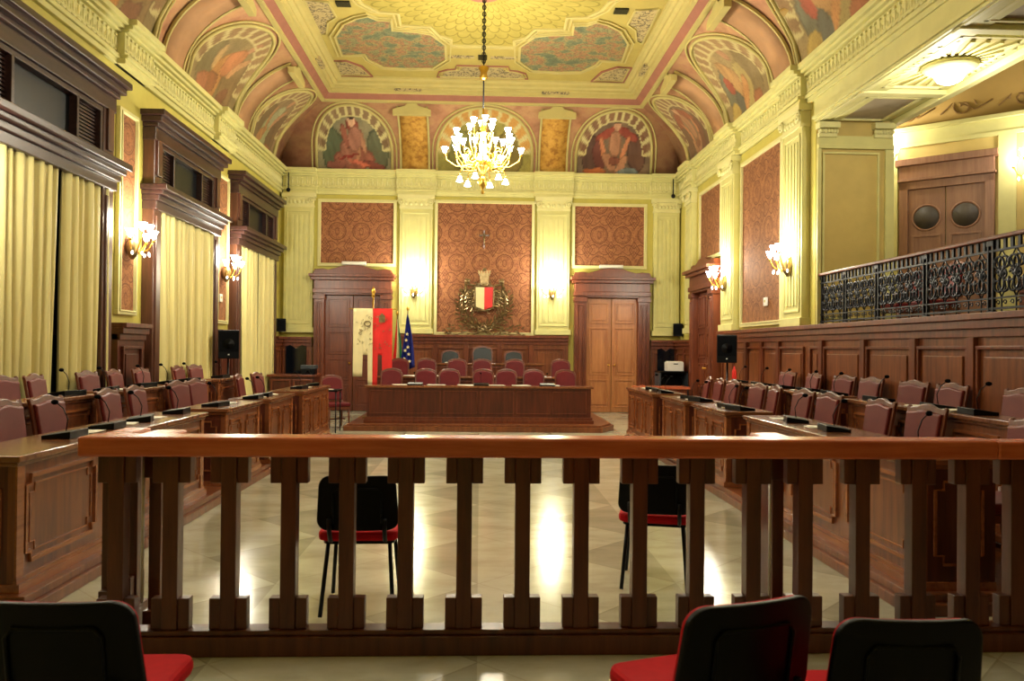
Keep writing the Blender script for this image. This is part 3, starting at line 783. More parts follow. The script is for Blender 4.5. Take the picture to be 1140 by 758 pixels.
# gallery door
gd = sthing('door_4', (P1.x+dv.x*.63, P1.y+dv.y*.63, 1.66), ang)
W = .63
f = MB(); f.box(-W, -W+.12, -.09, 0, 0, 2.4); f.box(W-.12, W, -.09, 0, 0, 2.4); f.box(-W, W, -.09, 0, 2.3, 2.42); f.box(-W+.0, W-.0, -.1, 0, 2.42, 2.66); f.box(-W-.05, W+.05, -.16, 0, 2.66, 2.76); f.box(-W-.02, W+.02, -.13, 0, 2.42, 2.46)
f.build('door_surround', 'wood_gal', gd, .006)
for sx in (-1, 1):
    a, b_ = sorted((sx*.006, sx*(W-.12))); l = MB().box(a, b_, -.05, -.01, 0, 2.3)
    frame_mb(l, a+.05, b_-.05, .1, 1.6, .03, -.07, -.05)
    c_ = (a+b_)/2; l.tube([(c_+.19*math.cos(q*PI/14), -.055, 1.86+.19*math.sin(q*PI/14)) for q in range(28)], .016, 6, True)
    lo = l.build('door_leaf', 'wood_gal', gd, .004)
    MB().lathe([(.17, 0), (.17, .02)], (0, 0, 0), 28).xf(Matrix.Translation((c_, -.045, 1.86)) @ Matrix.Rotation(PI/2, 4, 'X')).build('oval_window', 'oval_glass', lo)
# closing shell behind gallery & behind camera
bk = MB(); bk.box(-5.2, 10.5, Y0-.3, Y0, 0, 7.6); struct(bk.build('wall_rear', 'yellow'))
oc = MB(); oc.box(10.3, 10.5, Y0, 14.4, 1.5, 7.6); oc.box(XR+.3, 10.5, 14.2, 14.4, 1.5, 7.6); oc.box(XR+.3, 10.5, Y0, 14.4, 7.4, 7.6); struct(oc.build('wall_gallery_outer', 'yellow2'))

# ---------------------------------------------------------------- platforms
def platform(sx):
    n_ = 'left' if sx < 0 else 'right'
    o = MB(); X0, X1 = (2.44, 4.6)
    def bx(a, b, y0, y1, z0, z1): o.box(*sorted((sx*a, sx*b)), y0, y1, z0, z1)
    bx(2.44, 4.55, 4.42, 13.3, 0, .07); bx(2.47, 4.55, 4.46, 13.25, .07, .12)
    bx(3.60, 4.55, 4.46, 13.25, .12, .19); bx(3.58, 4.55, 4.44, 13.27, .19, .24)
    return struct(o.build('trim_4' if sx < 0 else 'trim_5', 'wood_mid', None, .006))
platform(-1); platform(1)
# dais
dz = MB(); dz.prism([(-2.42, 14.3), (2.2, 14.15), (2.5, 14.75), (2.5, 17.2), (-2.42, 17.2)], 0, .09, 'z'); dz.prism([(-2.36, 14.36), (2.17, 14.22), (2.45, 14.78), (2.45, 17.2), (-2.36, 17.2)], .09, .12, 'z')
struct(dz.build('trim_6', 'wood_mid', None, .006))
dz = MB(); dz.box(-2.1, 2.1, 15.95, 18.7, .12, .3); dz.box(-1.5, 1.6, 17.35, 18.7, .3, .48); struct(dz.build('trim_7', 'wood_frame', None, .006))

# ---------------------------------------------------------------- balustrade (barrier in the foreground)
bal = thing('wooden_balustrade', 'dark wooden balustrade with orange handrail crossing the foreground', 'balustrade')
YR = 3.97
hr = MB(); hr.box(-1.92, 2.6, YR-.08, YR+.09, .962, 1.058); hr.box(2.6, 4.6, YR-.078, YR+.088, .962, 1.052)
hr.box(-1.92, -1.78, YR+.09, 4.42, .962, 1.05)
hr.box(1.48, 1.64, YR+.09, 4.32, .962, 1.05); hr.box(-1.72, -1.56, YR+.09, 4.34, .962, 1.05)
hr.build('handrail', 'wood_rail', bal, .012)
bb = MB(); bb.box(-1.93, 4.6, YR-.075, YR+.075, .0, .095); bb.box(-1.93, 4.6, YR-.055, YR+.055, .095, .12); bb.box(-1.93, -1.79, YR+.07, 4.44, 0, .12)
bb.build('base_board', 'wood_bal', bal, .006)
def baluster(x, y, rot=0, z0=.12, half=False):
    m = MB(); m.box(-.037, .037, -.04, .04, z0, .962)
    for a, b_ in ((-.091, -.037), (.037, .091)):
        m.box(a, b_, -.03, .03, .83, .962); m.box(a, b_, -.03, .03, z0, .27)
    m.xf(Matrix.Translation((x, y, 0)) @ Matrix.Rotation(rot, 4, 'Z'))
    m.build('baluster', 'wood_bal', bal, .004)
for px in (-1.752, -1.492, -1.214, -.926, -.644, -.357, -.069, .219, .51, .802, 1.089, 1.374, 1.637, 1.929, 2.218, 2.495, 2.73, 2.97, 3.22, 3.47, 3.72, 3.97, 4.22, 4.47): baluster(px, YR)
for (x, y) in ((-1.86, 4.15), (-1.86, 4.38)): baluster(x, y, PI/2, .0 if y > 4.4 else .12)
for (x, y) in ((1.56, 4.2), (-1.64, 4.22)):
    m = MB(); m.box(x-.03, x+.03, y-.1, y+.1, .02, .962); m.box(x-.045, x+.045, y-.13, y+.13, .83, .962); m.box(x-.045, x+.045, y-.13, y+.13, .02, .16); m.build('gate_post', 'wood_bal', bal, .004)
    h_ = MB().tube([(x-.05, y-.12, .2), (x-.05, y-.12, .95)], .008, 6); h_.build('pale_rod', 'white', bal)  # thin pale rod along the near edge of the post

# ---------------------------------------------------------------- red chairs
def red_chair(name, loc, rz, label):
    t = thing(name, label, 'chair', loc, rz, None)
    # sitter faces -y; backrest at +y
    s = MB(); n0 = len(s.v); s.rbox(-.225, .225, -.22, .2, .42, .475, .06, 'z'); so = s.build('seat', 'red', t, .018)
    MB().rbox(-.2, .2, -.19, .17, .40, .42, .05, 'z').build('seat_pan', 'black', t)
    def curve(mb):
        for i, (x, y, z) in enumerate(mb.v): mb.v[i] = (x*(1-.06*max(0, z-.5)/.3), y-(x/.22)**2*.03+(z-.5)*.16, z)
        return mb
    b_ = MB(); 
    def shell(y0, y1, hx, z0, z1, r, nx=10):
        m = MB(); m.rbox(-hx, hx, y0, y1, z0, z1, r, 'y', 5)
        return m
    def grid_slab(hx, z0, z1, y0, y1, r):
        m = MB(); nx, nz = 28, 24; vs = []
        zc, hz = (z0+z1)/2, (z1-z0)/2
        def rr(u, v):
            m_ = max(abs(u), abs(v))
            if m_ < 1e-6: return 0, 0
            bx_, bz_ = u/m_*hx, v/m_*hz; k = 1
            ax, az = abs(bx_), abs(bz_); cx, cz = hx-r, hz-r
            if ax > cx and az > cz:      # bring the corner ray onto the rounded corner
                A = ax*ax+az*az; B = -2*(ax*cx+az*cz); Cc = cx*cx+cz*cz-r*r
                disc = B*B-4*A*Cc
                if disc > 0: k = min(1, (-B+math.sqrt(disc))/(2*A))
            return bx_*k*m_, bz_*k*m_
        for side in (y0, y1):
            for j in range(nz+1):
                for i in range(nx+1):
                    x, dz_ = rr(i/nx*2-1, j/nz*2-1); z = zc+dz_; x *= 1-.05*(dz_/hz)
                    vs.append((x, side-(x/.22)**2*.03+(z-.5)*.16, z))
        N = (nx+1)*(nz+1); fs = []
        for j in range(nz):
            for i in range(nx):
                a = j*(nx+1)+i; fs.append((a, a+1, a+nx+2, a+nx+1)); fs.append((N+a, N+a+nx+1, N+a+nx+2, N+a+1))
        ed = [i for i in range(nx+1)]+[j*(nx+1)+nx for j in range(1, nz+1)]+[nz*(nx+1)+i for i in range(nx-1, -1, -1)]+[j*(nx+1) for j in range(nz-1, 0, -1)]
        for k in range(len(ed)):
            a, b2 = ed[k], ed[(k+1) % len(ed)]; fs.append((a, N+a, N+b2, b2))
        m.add(vs, fs); return m
    grid_slab(.218, .486, .796, .215, .24, .062).build('back_shell', 'black', t, .006)
    grid_slab(.211, .492, .79, .192, .2145, .06).build('backrest', 'red', t, .008)
    rp = MB(); pts = [(-.13, .53), (-.13, .70), (-.11, .725), (.11, .725), (.13, .70), (.13, .53)]
    rp.tube([(x, .246-(x/.22)**2*.03+(z-.5)*.16, z) for x, z in pts], .006, 6); rp.build('shell_ridge', 'black', t)
    for sx in (-1, 1):
        MB().tube([(sx*.15, .12, .41), (sx*.15, .21, .43), (sx*.15, .25, .5), (sx*.15, .262, .56)], .013, 8).build('back_support', 'black_metal', t)
        MB().tube([(sx*.17, .14, .41), (sx*.2, .22, 0.012)], .012, 8).build('leg', 'black_metal', t)
        MB().tube([(sx*.17, -.16, .41), (sx*.2, -.22, 0.012)], .012, 8).build('leg', 'black_metal', t)
    MB().tube([(-.17, .14, .405), (.17, .14, .405)], .01, 6).build('crossbar', 'black_metal', t)
    return t
def place_red(backc, rz):   # backrest centre -> base location; chair faces away: local -y -> forward
    v = Matrix.Rotation(rz, 3, 'Z') @ Vector((0, .235, 0)); return (backc[0]-v.x, backc[1]-v.y, 0)
red_chair('red_chair', place_red((-1.155, 2.26), PI), PI, 'red and black chair cut off at the bottom left corner')
red_chair('red_chair', place_red((.77, 2.24), PI+.32), PI+.32, 'red and black chair nearest the camera, left one of the bottom right pair')
cc = red_chair('red_chair', place_red((1.15, 2.09), PI-.02), PI-.03, 'red and black chair in the bottom right corner with a level back edge'); cc.scale = (.93, 1, 1)
red_chair('red_chair', place_red((-.665, 4.42), PI+.02), PI+.02, 'red and black chair behind the balustrade on the left')
red_chair('red_chair', place_red((1.08, 4.86), PI-.25), PI-.25, 'red and black chair behind the balustrade on the right')

# ---------------------------------------------------------------- council chairs
def council_chair(label, leather='leather', arch=False):
    t = thing('leather_chair', label, 'chair')
    t.scale = (.9, .95, 1)
    wd = 'wood_frame'
    s = MB().rbox(-.235, .235, -.24, .2, .40, .47, .03, 'z'); s.build('seat', leather, t, .02)
    MB().box(-.23, .23, -.225, .2, .35, .40).build('seat_rail', wd, t, .006)
    # back: crest shaped top
    if arch: prof = [(-.235, .5), (.235, .5), (.235, .86), (.2, .93), (.1, .965), (0, .975), (-.1, .965), (-.2, .93), (-.235, .86)]
    else: prof = [(-.215, .5), (.215, .5), (.235, .9), (.245, .94), (.22, .955), (.19, .938), (.12, .945), (.06, .965), (0, .972), (-.06, .965), (-.12, .945), (-.19, .938), (-.22, .955), (-.245, .94), (-.235, .9)]
    def tilt(m):
        for i, (x, y, z) in enumerate(m.v): m.v[i] = (x, y+(z-.47)*.17, z)
        return m
    tilt(MB().prism(prof, .195, .225)).build('back_frame', wd, t, .008)
    inn = [(x*.88, .5+(z-.5)*.9+.008) for x, z in prof]
    if not arch: inn = [(x, min(z, .905+.02*(1-abs(x)/.2))) for x, z in inn if not (abs(x) > .19 and z > .905)]
    tilt(MB().prism(inn, .165, .2)).build('backrest', leather, t, .015)
    tilt(MB().prism([(x*.8, .52+(z-.5)*.86) for x, z in prof], .225, .232)).build('back_cover', 'black_cloth', t)
    for sx in (-1, 1):
        MB().tube([(sx*.2, -.2, .36), (sx*.205, -.205, .2), (sx*.205, -.21, .012)], [.024, .017, .019], 8).build('leg', wd, t)
        MB().tube([(sx*.2, .19, .5), (sx*.2, .19, .36), (sx*.205, .24, .012)], [.02, .022, .018], 6).build('leg', wd, t)
    MB().box(-.2, .2, .0, .03, .15, .18).build('stretcher', wd, t, .004)
    return t
base_chair = {}
def put_chair(kind, loc, rz, label, group):
    if kind not in base_chair:
        base_chair[kind] = council_chair(label, *{'m': ('leather',), 'r': ('leather_red', True), 'k': ('leather_black', True)}[kind])
        o = base_chair[kind]; o.location = loc; o.rotation_euler = (0, 0, rz); o['group'] = group; return o
    return dup(base_chair[kind], loc, rz, label, group)
rj = random.Random(3)
R1L = [5.45, 6.05, 6.62, 7.7, 8.3, 9.39, 9.98, 11.82, 12.72]
R1R = [4.9, 6.1, 6.85, 7.85, 8.5, 9.38, 9.9, 10.9, 11.55, 12.15]
R2L = [7.49, 8.1, 9.12, 9.8, 10.53, 11.81, 12.45]
R2R = [5.9, 6.43, 7.4, 8.05, 8.96, 9.62, 10.55, 11.43]
def where(row, side, i, n):
    q = 'nearest the balustrade' if i == 0 else ('farthest from the camera' if i == n-1 else ORD[i]+' from the camera')
    return 'in the %s row on the %s, %s' % (row, side, q)
for lst, x, z, row, side in ((R1L, -3.26, .12, 'front', 'left'), (R2L, -4.14, .24, 'raised rear', 'left'), (R1R, 3.26, .12, 'front', 'right'), (R2R, 4.24, .24, 'raised rear', 'right')):
    for i, y in enumerate(lst):
        if side == 'left': rz = PI/2+rj.uniform(-.22, .12)
        else: rz = -PI/2+rj.uniform(-.12, .22)
        put_chair('m', (x, y, z), rz, 'maroon leather chair '+where(row, side, i, len(lst)), 'maroon leather chairs of the side desks')
D1 = [-1.71, -1.02, -.57, .05, .5, 1.04, 1.7]
D2 = [-1.71, -1.12, -.49, .05, .74, 1.72]
D3 = [(-.68, 18.15), (.06, 18.15), (.78, 18.15)]
for i, x in enumerate(D1): put_chair('r', (x, 15.3, .07+.05), rj.uniform(-.1, .1), 'red leather chair right behind the long front bench, %s from the left' % ORD[i], 'red chairs of the dais')
for i, x in enumerate(D2): put_chair('r', (x, 16.72, .3), rj.uniform(-.08, .08), 'red leather chair in the second row of the dais, %s from the left' % ORD[i], 'red chairs of the dais')
for i, (x, y) in enumerate(D3):
    put_chair('k', (x, y, .48), 0, ['black leather seat left of the president chair under the coat of arms', 'tall black leather president chair in the middle under the coat of arms', 'black leather seat right of the president chair under the coat of arms'][i], 'black chairs of the top bench')
for o in bpy.data.objects:
    if o.get('label', '').startswith('tall black'): o.scale = (1, 1, 1.1)

# ---------------------------------------------------------------- desks
def notched(x0, x1, z0, z1, n=.06):
    return [(x0+n, z0), (x1-n, z0), (x1-n, z0+n), (x1, z0+n), (x1, z1-n), (x1-n, z1-n), (x1-n, z1), (x0+n, z1), (x0+n, z1-n), (x0, z1-n), (x0, z0+n), (x0+n, z0+n)]
def desk(label, loc, rz, L, H, D, npan, group, name='council_desk', topmat='wood_top'):
    """front faces -y, from x=0 to L; z=0 at its floor"""
    t = thing(name, label, 'desk', loc, rz, group)
    MB().box(0, L, 0, .04, 0, H-.05).build('front_board', 'wood_mid', t)
    for a in (0, L-.04): MB().box(a, a+.04, .04, D, 0, H-.05).build('side_board', 'wood_dark', t)
    tp = MB().box(-.03, L+.03, -.04, D+.02, H-.035, H); tp.box(-.015, L+.015, -.02, D, H-.06, H-.035); tp.build('desk_top', topmat, t, .006)
    m = MB(); m.box(-.012, L+.012, -.035, D, 0, .05); m.box(-.01, L+.01, -.02, 0, .05, .075)
    pw = L/npan
    for k in range(npan):
        P_ = notched(k*pw+.09, (k+1)*pw-.09, .15, H-.13, .05)
        m.tube([(x, -.006, z) for x, z in P_], .017, 4, True)
        P_ = notched(k*pw+.14, (k+1)*pw-.14, .2, H-.18, .05)
        m.tube([(x, -.002, z) for x, z in P_], .007, 4, True)
    for a in (0, L-.07): m.box(a, a+.07, -.012, 0, .06, H-.06)
    for yy, xx in ((0, -.004), (0, L+.004)):
        P_ = notched(.08, D-.08, .15, H-.13, .05)
        m.tube([(xx, x, z) for x, z in P_], .011, 4, True)
    m.build('panel_moulding', 'wood_trim_lit', t, .002)
    return t
U1 = [(4.52, 7.5, 2.56, 3), (7.95, 9.15, 2.50, 2), (9.45, 10.62, 2.47, 2), (11.08, 12.95, 2.44, 3)]
U2 = [(4.52, 7.75, 3.66, 4), (8.15, 9.35, 3.66, 2), (9.65, 10.9, 3.66, 2), (11.3, 12.2, 3.66, 1)]
nm = ['nearest the balustrade', 'second from the balustrade', 'third from the balustrade', 'farthest from the balustrade']
for side in (-1, 1):
    sn = 'left' if side < 0 else 'right'
    for i, (y0, y1, x, n_) in enumerate(U1):
        loc = (-x-.0, y0, .12) if side < 0 else (x, y1, .12)
        desk('panelled wooden desk of the front row on the %s, %s' % (sn, nm[i]), loc, PI/2 if side < 0 else -PI/2, y1-y0, .76, .44, n_, 'panelled desks along the sides')
    for i, (y0, y1, x, n_) in enumerate(U2):
        loc = (-x, y0, .24) if side < 0 else (x, y1, .24)
        desk('wooden desk of the raised rear row on the %s, %s' % (sn, nm[i]), loc, PI/2 if side < 0 else -PI/2, y1-y0, .79, .24, n_, 'panelled desks along the sides')
# dais benches
t = thing('dais_bench', 'long low dark wooden bench front of the dais with two red strip mouldings', 'desk', (0, 14.62, .12))
MB().box(-2.05, 2.05, 0, .05, .1, .64).build('front_board', 'wood_dark', t)
f = MB(); f.box(-2.1, 2.1, -.03, .38, .64, .68); f.build('desk_top', 'wood_top', t, .006)
f = MB(); f.box(-2.1, 2.1, -.06, .05, 0, .06); f.box(-2.08, 2.08, -.03, .05, .06, .11)
for k in range(6): frame_mb(f, -2.0+k*.67, -2.0+k*.67+.62, .17, .59, .014, -.008, 0)
f.build('base_moulding', 'wood_frame', t, .004)
for sx in (-1, 1): MB().box(*sorted((sx*2.05, sx*2.0)), .05, .36, .1, .64).build('side_board', 'wood_dark', t)
t = thing('dais_bench', 'second wooden bench of the dais behind the first row of red chairs', 'desk', (-.1, 16.1, .3))
MB().box(-2.0, 2.0, 0, .04, 0, .58).build('front_board', 'wood_dark', t); MB().box(-2.03, 2.03, -.03, .4, .58, .62).build('desk_top', 'wood_top', t, .005)
f = MB(); f.box(-2.02, 2.02, -.02, .3, 0, .08)
for k in range(6): frame_mb(f, -1.95+k*.65, -1.95+k*.65+.6, .13, .53, .014, -.008, 0)
f.build('panel_moulding', 'wood_frame', t, .003)
t = thing('dais_bench', 'highest wooden president bench of the dais under the coat of arms', 'desk', (.02, 17.5, .48))
MB().box(-1.35, 1.35, 0, .04, 0, .64).build('front_board', 'wood_frame', t); MB().box(-1.4, 1.4, -.03, .38, .64, .68).build('desk_top', 'wood_top', t, .005)
f = MB(); f.box(-1.37, 1.37, -.02, .3, 0, .08)
for k in range(4): frame_mb(f, -1.3+k*.65, -1.3+k*.65+.6, .13, .6, .02, -.01, 0)
f.build('panel_moulding', 'wood_frame', t, .003)

# ---------------------------------------------------------------- desk clutter
def mic(label, loc, rz, group):
    t = thing('desk_microphone', label, 'microphone', loc, rz, group)
    b_ = MB(); b_.prism([(-.09, 0), (.09, 0), (.09, .025), (-.09, .05)], -.15, .13, 'x'); b_.build('base_unit', 'black', t, .005)
    MB().tube([(0, .0, .04), (0, -.01, .12), (.0, .02, .19), (0, .06, .225)], .004, 6).build('gooseneck', 'black_metal', t)
    MB().ball((0, .075, .232), .019, 8, (.9, 1.3, .9)).build('microphone_head', 'black_cloth', t)
    return t
mic0 = None
def put_mic(loc, rz, label):
    global mic0
    if mic0 is None: mic0 = mic(label, loc, rz, 'desk microphones'); return mic0
    return dup(mic0, loc, rz, label, 'desk microphones')
def papers(label, loc, rz, w_=.3, d=.22, n_=3, seed=0):
    t = MB(); rr = random.Random(seed)
    for k in range(n_):
        i0 = len(t.v); t.box(-w_/2, w_/2, -d/2, d/2, .003*k, .003*k+.003)
        t.xf(Matrix.Translation((rr.uniform(-.02, .02), rr.uniform(-.02, .02), 0)) @ Matrix.Rotation(rr.uniform(-.2, .2), 4, 'Z'), i0)
    o = t.build('paper_stack', 'paper'); o.location = loc; o.rotation_euler = (0, 0, rz)
    return tag(o, label, 'papers', 'loose papers on the desks')
def desk_x(units, y):
    for y0, y1, x, _ in units:
        if y0+.08 < y < y1-.08: return x
    return None
for lst, un, z, row, side, sg in ((R1L, U1, .88, 'front', 'left', -1), (R2L, U2, 1.03, 'raised rear', 'left', -1), (R1R, U1, .88, 'front', 'right', 1), (R2R, U2, 1.03, 'raised rear', 'right', 1)):
    k = 0
    for i, y in enumerate(lst):
        for dy in (0, .15, -.15, .3, -.3, .42):
            x = desk_x(un, y+dy)
            if x: break
        if not x: continue
        yy = y+dy; dd = .2 if row == 'front' else .12
        put_mic((sg*(x+dd), yy, z), (PI/2 if sg < 0 else -PI/2)+rj.uniform(-.3, .3)+PI*0, 'black desk microphone '+where(row, side, i, len(lst)))
        y2 = yy+.29
        if desk_x(un, y2) and desk_x(un, y2) == x:
            papers('papers by the microphone '+where(row, side, i, len(lst)), (sg*(x+dd+.02), y2, z), PI/2+rj.uniform(-.25, .25), .17, .2, rj.choice((2, 3, 5)), i)
for i, x in enumerate((-1.45, -.8, -.25, .3, .77, 1.35)):
    papers('white papers on the long front bench of the dais, %s from the left' % ORD[i], (x, 14.85, .80), rj.uniform(-.2, .2), .3, .2, 4, i+20)
for i, x in enumerate((-1.4, -.8, .35, 1.2)):
    papers('white papers on the second bench of the dais, %s from the left' % ORD[i], (x, 16.3, .92), rj.uniform(-.2, .2), .28, .2, 4, i+30)
for i, x in enumerate((-.65, .1, .75)):
    papers('white papers on the highest bench, %s from the left' % ORD[i], (x, 17.7, 1.16), 0, .22, .2, 6, i+40)
for i, x in enumerate((-1.2, 0.02, 1.25)):
    put_mic((x, 14.8, .80), PI, 'black gooseneck microphone on the long front bench of the dais, '+('left end', 'middle', 'right end')[i])
bt = MB().lathe([(.033, 0), (.035, .02), (.035, .13), (.03, .16), (.012, .19), (.012, .22)], (0, 0, 0), 14).build('red_bottle', 'flag_red'); bt.location = (3.86, 11.95, 1.03)
tag(bt, 'small red bottle standing on the raised rear desk at right', 'bottle')

# ---------------------------------------------------------------- sconces, chandeliers and lamps
def flower(mb, c, r, d=1):
    prof = [(r*.18, -r*.9), (r*.5, -r*.6), (r*.62, -.1*r), (r*.75, .35*r), (r*1.05, .8*r), (r*.9, .78*r), (r*.3, .3*r)]
    mb.lathe([(a, z*d) for a, z in prof], c, 12)
def lamp_light(name, loc, power, parent, rad=.12, col=LIGHT_COL):
    l = bpy.data.lights.new(name, 'POINT'); l.energy = power; l.color = col; l.shadow_soft_size = rad
    o = bpy.data.objects.new(name, l); C.objects.link(o); o.location = loc; o.parent = parent; return o
def sconce(label, loc, rz, power=P_SCONCE):
    t = thing('wall_sconce', label, 'wall lamp', loc, rz, None)
    MB().lathe([(.02, -.18), (.06, -.12), (.09, 0), (.05, .1), (.02, .16)], (0, -.05, 0), 16).build('wall_plate', 'bronze', t)
    for k, a in enumerate((-75, -35, 0, 35, 75)):
        a = math.radians(a); dx, dy = math.sin(a), -math.cos(a); up = .0 if k % 2 == 0 else .1
        R = .26 if k % 2 == 0 else .2
        arm = MB().tube([(0, -.06, -.05), (dx*R*.4, -.06+dy*R*.4, -.1), (dx*R*.8, -.06+dy*R*.8, -.04+up), (dx*R, -.06+dy*R, .06+up)], .009, 8)
        arm.ball((dx*R, -.06+dy*R, .06+up), .02, 6)
        ao = arm.build('sconce_arm', 'gold', t)
        sh = MB(); flower(sh, (dx*R, -.06+dy*R, .14+up), .06); sh.build('glass_shade', 'bulb', ao)
    pr = MB()
    for k in range(5):
        a = math.radians(-70+35*k); pr.ball((math.sin(a)*.2, -.06-math.cos(a)*.2, -.11), .014, 6, (1, 1, 1.8))
    pr.build('crystal_drop', 'bulb_soft', t)  # drops are no lamps; their sparkle is put in as emission
    lamp_light('sconce_bulb', (0, -.34, .3), power, t, .14)
    return t
sconce('brass wall sconce on the back wall pilaster left of the coat of arms', (-1.55, YB-.14, 2.82), 0)
sconce('brass wall sconce on the back wall pilaster right of the coat of arms', (1.68, YB-.14, 2.82), 0)
sconce('brass wall sconce between the near and middle curtained windows', (XL+.06, 10.64, 2.8), PI/2)
sconce('brass wall sconce between the middle and farthest curtained windows', (XL+.06, 14.5, 2.82), PI/2)
sconce('brass wall sconce on the right wall beside the far door', (XR-.13, 14.8, 2.78), -PI/2)
sconce('brass wall sconce on the right wall pilaster nearest the gallery', (XR-.13, 11.66, 2.78), -PI/2)
sconce('brass wall sconce added out of view on the left wall, continuing the row', (XL+.06, 6.8, 2.8), PI/2)  # unseen sconce added for room light, continuing the row towards the camera
g1 = GW.matrix_basis if False else None
def gwp(x, y, z): return (P1.x+dv.x*x-dv.y*y*1, P1.y+dv.y*x+dv.x*y, z)
sconce('wall sconce on the gallery wall at the right picture edge', gwp(1.75, -.02, 4.05), ang, 14)
sconce('wall sconce on the gallery wall tucked behind the far pier', gwp(-.28, -.02, 4.45), ang, 30)
def chandelier(label, loc):
    t = thing('chandelier', label, 'chandelier', loc)
    # local z=0 at the lowest finial (world z 4.0)
    ch = MB(); z = 1.25
    ch.tube([(0, 0, 1.2), (0, 0, 3.2)], .012, 6)
    k = 0; zz = 1.95
    while zz < 3.18:
        a = k % 2*PI/2
        pts = [(.028*math.cos(q*PI/4)*math.cos(a), .028*math.cos(q*PI/4)*math.sin(a), zz+.04*math.sin(q*PI/4)) for q in range(8)]
        ch.tube(pts, .009, 5, True); zz += .055; k += 1
    ch.build('chain', 'black_metal', t)
    st_ = MB().lathe([(.015, 0), (.03, .03), (.012, .07), (.05, .13), (.09, .2), (.05, .27), (.03, .33), (.12, .42), (.17, .5), (.1, .58), (.045, .66), (.06, .8), (.035, .95), (.05, 1.1), (.02, 1.25), (.012, 1.4)], (0, 0, 0), 24)
    st_.lathe([(.02, 1.86), (.07, 1.9), (.05, 1.98), (.09, 2.06), (.02, 2.1)], (0, 0, 0), 16)
    st_.build('stem', 'gold', t)
    for ring, (n_, R, z0, z1, d, a0) in enumerate(((12, .62, .5, .68, 1, 0), (8, .45, .62, .95, 1, .3), (4, .16, .9, 1.16, 1, .2), (6, .38, .42, .26, -1, .2))):
        for k in range(n_):
            a = 2*PI*k/n_+a0; c, s_ = math.cos(a), math.sin(a)
            if ring == 0 and k % 2: RR, zz1 = R-.1, z1+.1
            else: RR, zz1 = R, z1
            pts = [(c*RR*u, s_*RR*u, z0+(zz1-z0)*v) for u, v in ((.1, .0), (.35, -.35 if d > 0 else -.3), (.7, -.3 if d > 0 else -.2), (.95, .25), (1, .8))]
            arm = MB().tube(pts, .01, 6)
            cu = [(c*RR*(.6+.1*math.cos(q*.7)), s_*RR*(.6+.1*math.cos(q*.7)), z0+.05+.06*math.sin(q*.7)) for q in range(8)]
            arm.tube(cu, .007, 5); arm.ball((c*RR, s_*RR, z0+(zz1-z0)*.8), .025, 6)
            ao = arm.build('chandelier_arm', 'gold', t)
            sh = MB(); flower(sh, (c*RR, s_*RR, zz1+.03*d), .054, d); sh.build('glass_shade', 'bulb', ao)
    for k, (x, y) in enumerate(((.25, -.2), (-.25, .2), (.2, .25), (-.2, -.25))): lamp_light('chandelier_bulb', (x, y, .86), P_CHAND/4, t, .25)
    return t
ch0 = chandelier('large brass chandelier with lit glass flowers hanging from the ceiling centre', (0.02, 12.95, 4.0))
ch_fill = dup(ch0, (0.02, 4.3, 4.0), .2, 'second brass chandelier added out of view overhead as fill light')  # unseen copy of the chandelier, added to fill the near room with light
for o in bpy.data.objects:
    if o.parent is ch_fill and o.type == 'LIGHT': o.data = o.data.copy(); o.data.energy = P_CHAND_FILL/4
t = thing('ceiling_lamp', 'round opal bowl ceiling lamp in the gallery soffit sunburst', 'ceiling lamp', (5.28, 8.78, 4.76))
MB().lathe([(.26, 0), (.3, -.03), (.28, -.06), (.22, -.09), (.17, -.1)], (0, 0, 0), 32).build('lamp_ring', 'cream2', t)
MB().lathe([(.17, -.08), (.165, -.13), (.13, -.19), (.07, -.22), (.01, -.23)], (0, 0, 0), 32).build('opal_bowl', 'bulb_soft', t)
lamp_light('lamp_glow', (0, 0, -.34), P_SOFFIT, t, .12)

# ---------------------------------------------------------------- gallery balustrade (wrought iron)
gb = thing('iron_balustrade', 'black wrought iron scrollwork balustrade with red-brown rail along the gallery', 'balustrade', (XR+.06, 0, 1.86), 0)
hr = MB(); hr.box(-.04, .04, 2.0, 11.06, .69, .73); hr.build('handrail', 'wood_frame', gb, .01)
lr = MB(); lr.box(-.012, .012, 2.0, 11.06, .04, .06); lr.box(-.012, .012, 2.0, 11.06, .14, .155); lr.box(-.012, .012, 2.0, 11.06, .58, .6); lr.build('iron_bar', 'iron', gb)
posts = [11.03, 10.3, 9.45, 8.4, 7.3, 6.2, 5.1, 4.0, 2.9]
for y in posts:
    p = MB()
    for d in (-.035, .035): p.box(-.015, .015, y+d-.01, y+d+.01, 0, .69)
    p.box(-.02, .02, y-.05, y+.05, 0, .03); p.box(-.02, .02, y-.05, y+.05, .64, .69); p.build('iron_post', 'iron', gb)
def spiral(mb, cy, cz, r, a0, turns, sgn, th=.012, n=22):
    pts = []
    for k in range(n):
        u = k/(n-1); a = a0+sgn*turns*2*PI*u; rr = r*(1-.85*u); pts.append((0, cy+rr*math.cos(a), cz+rr*math.sin(a)))
    mb.tube(pts, th, 5)
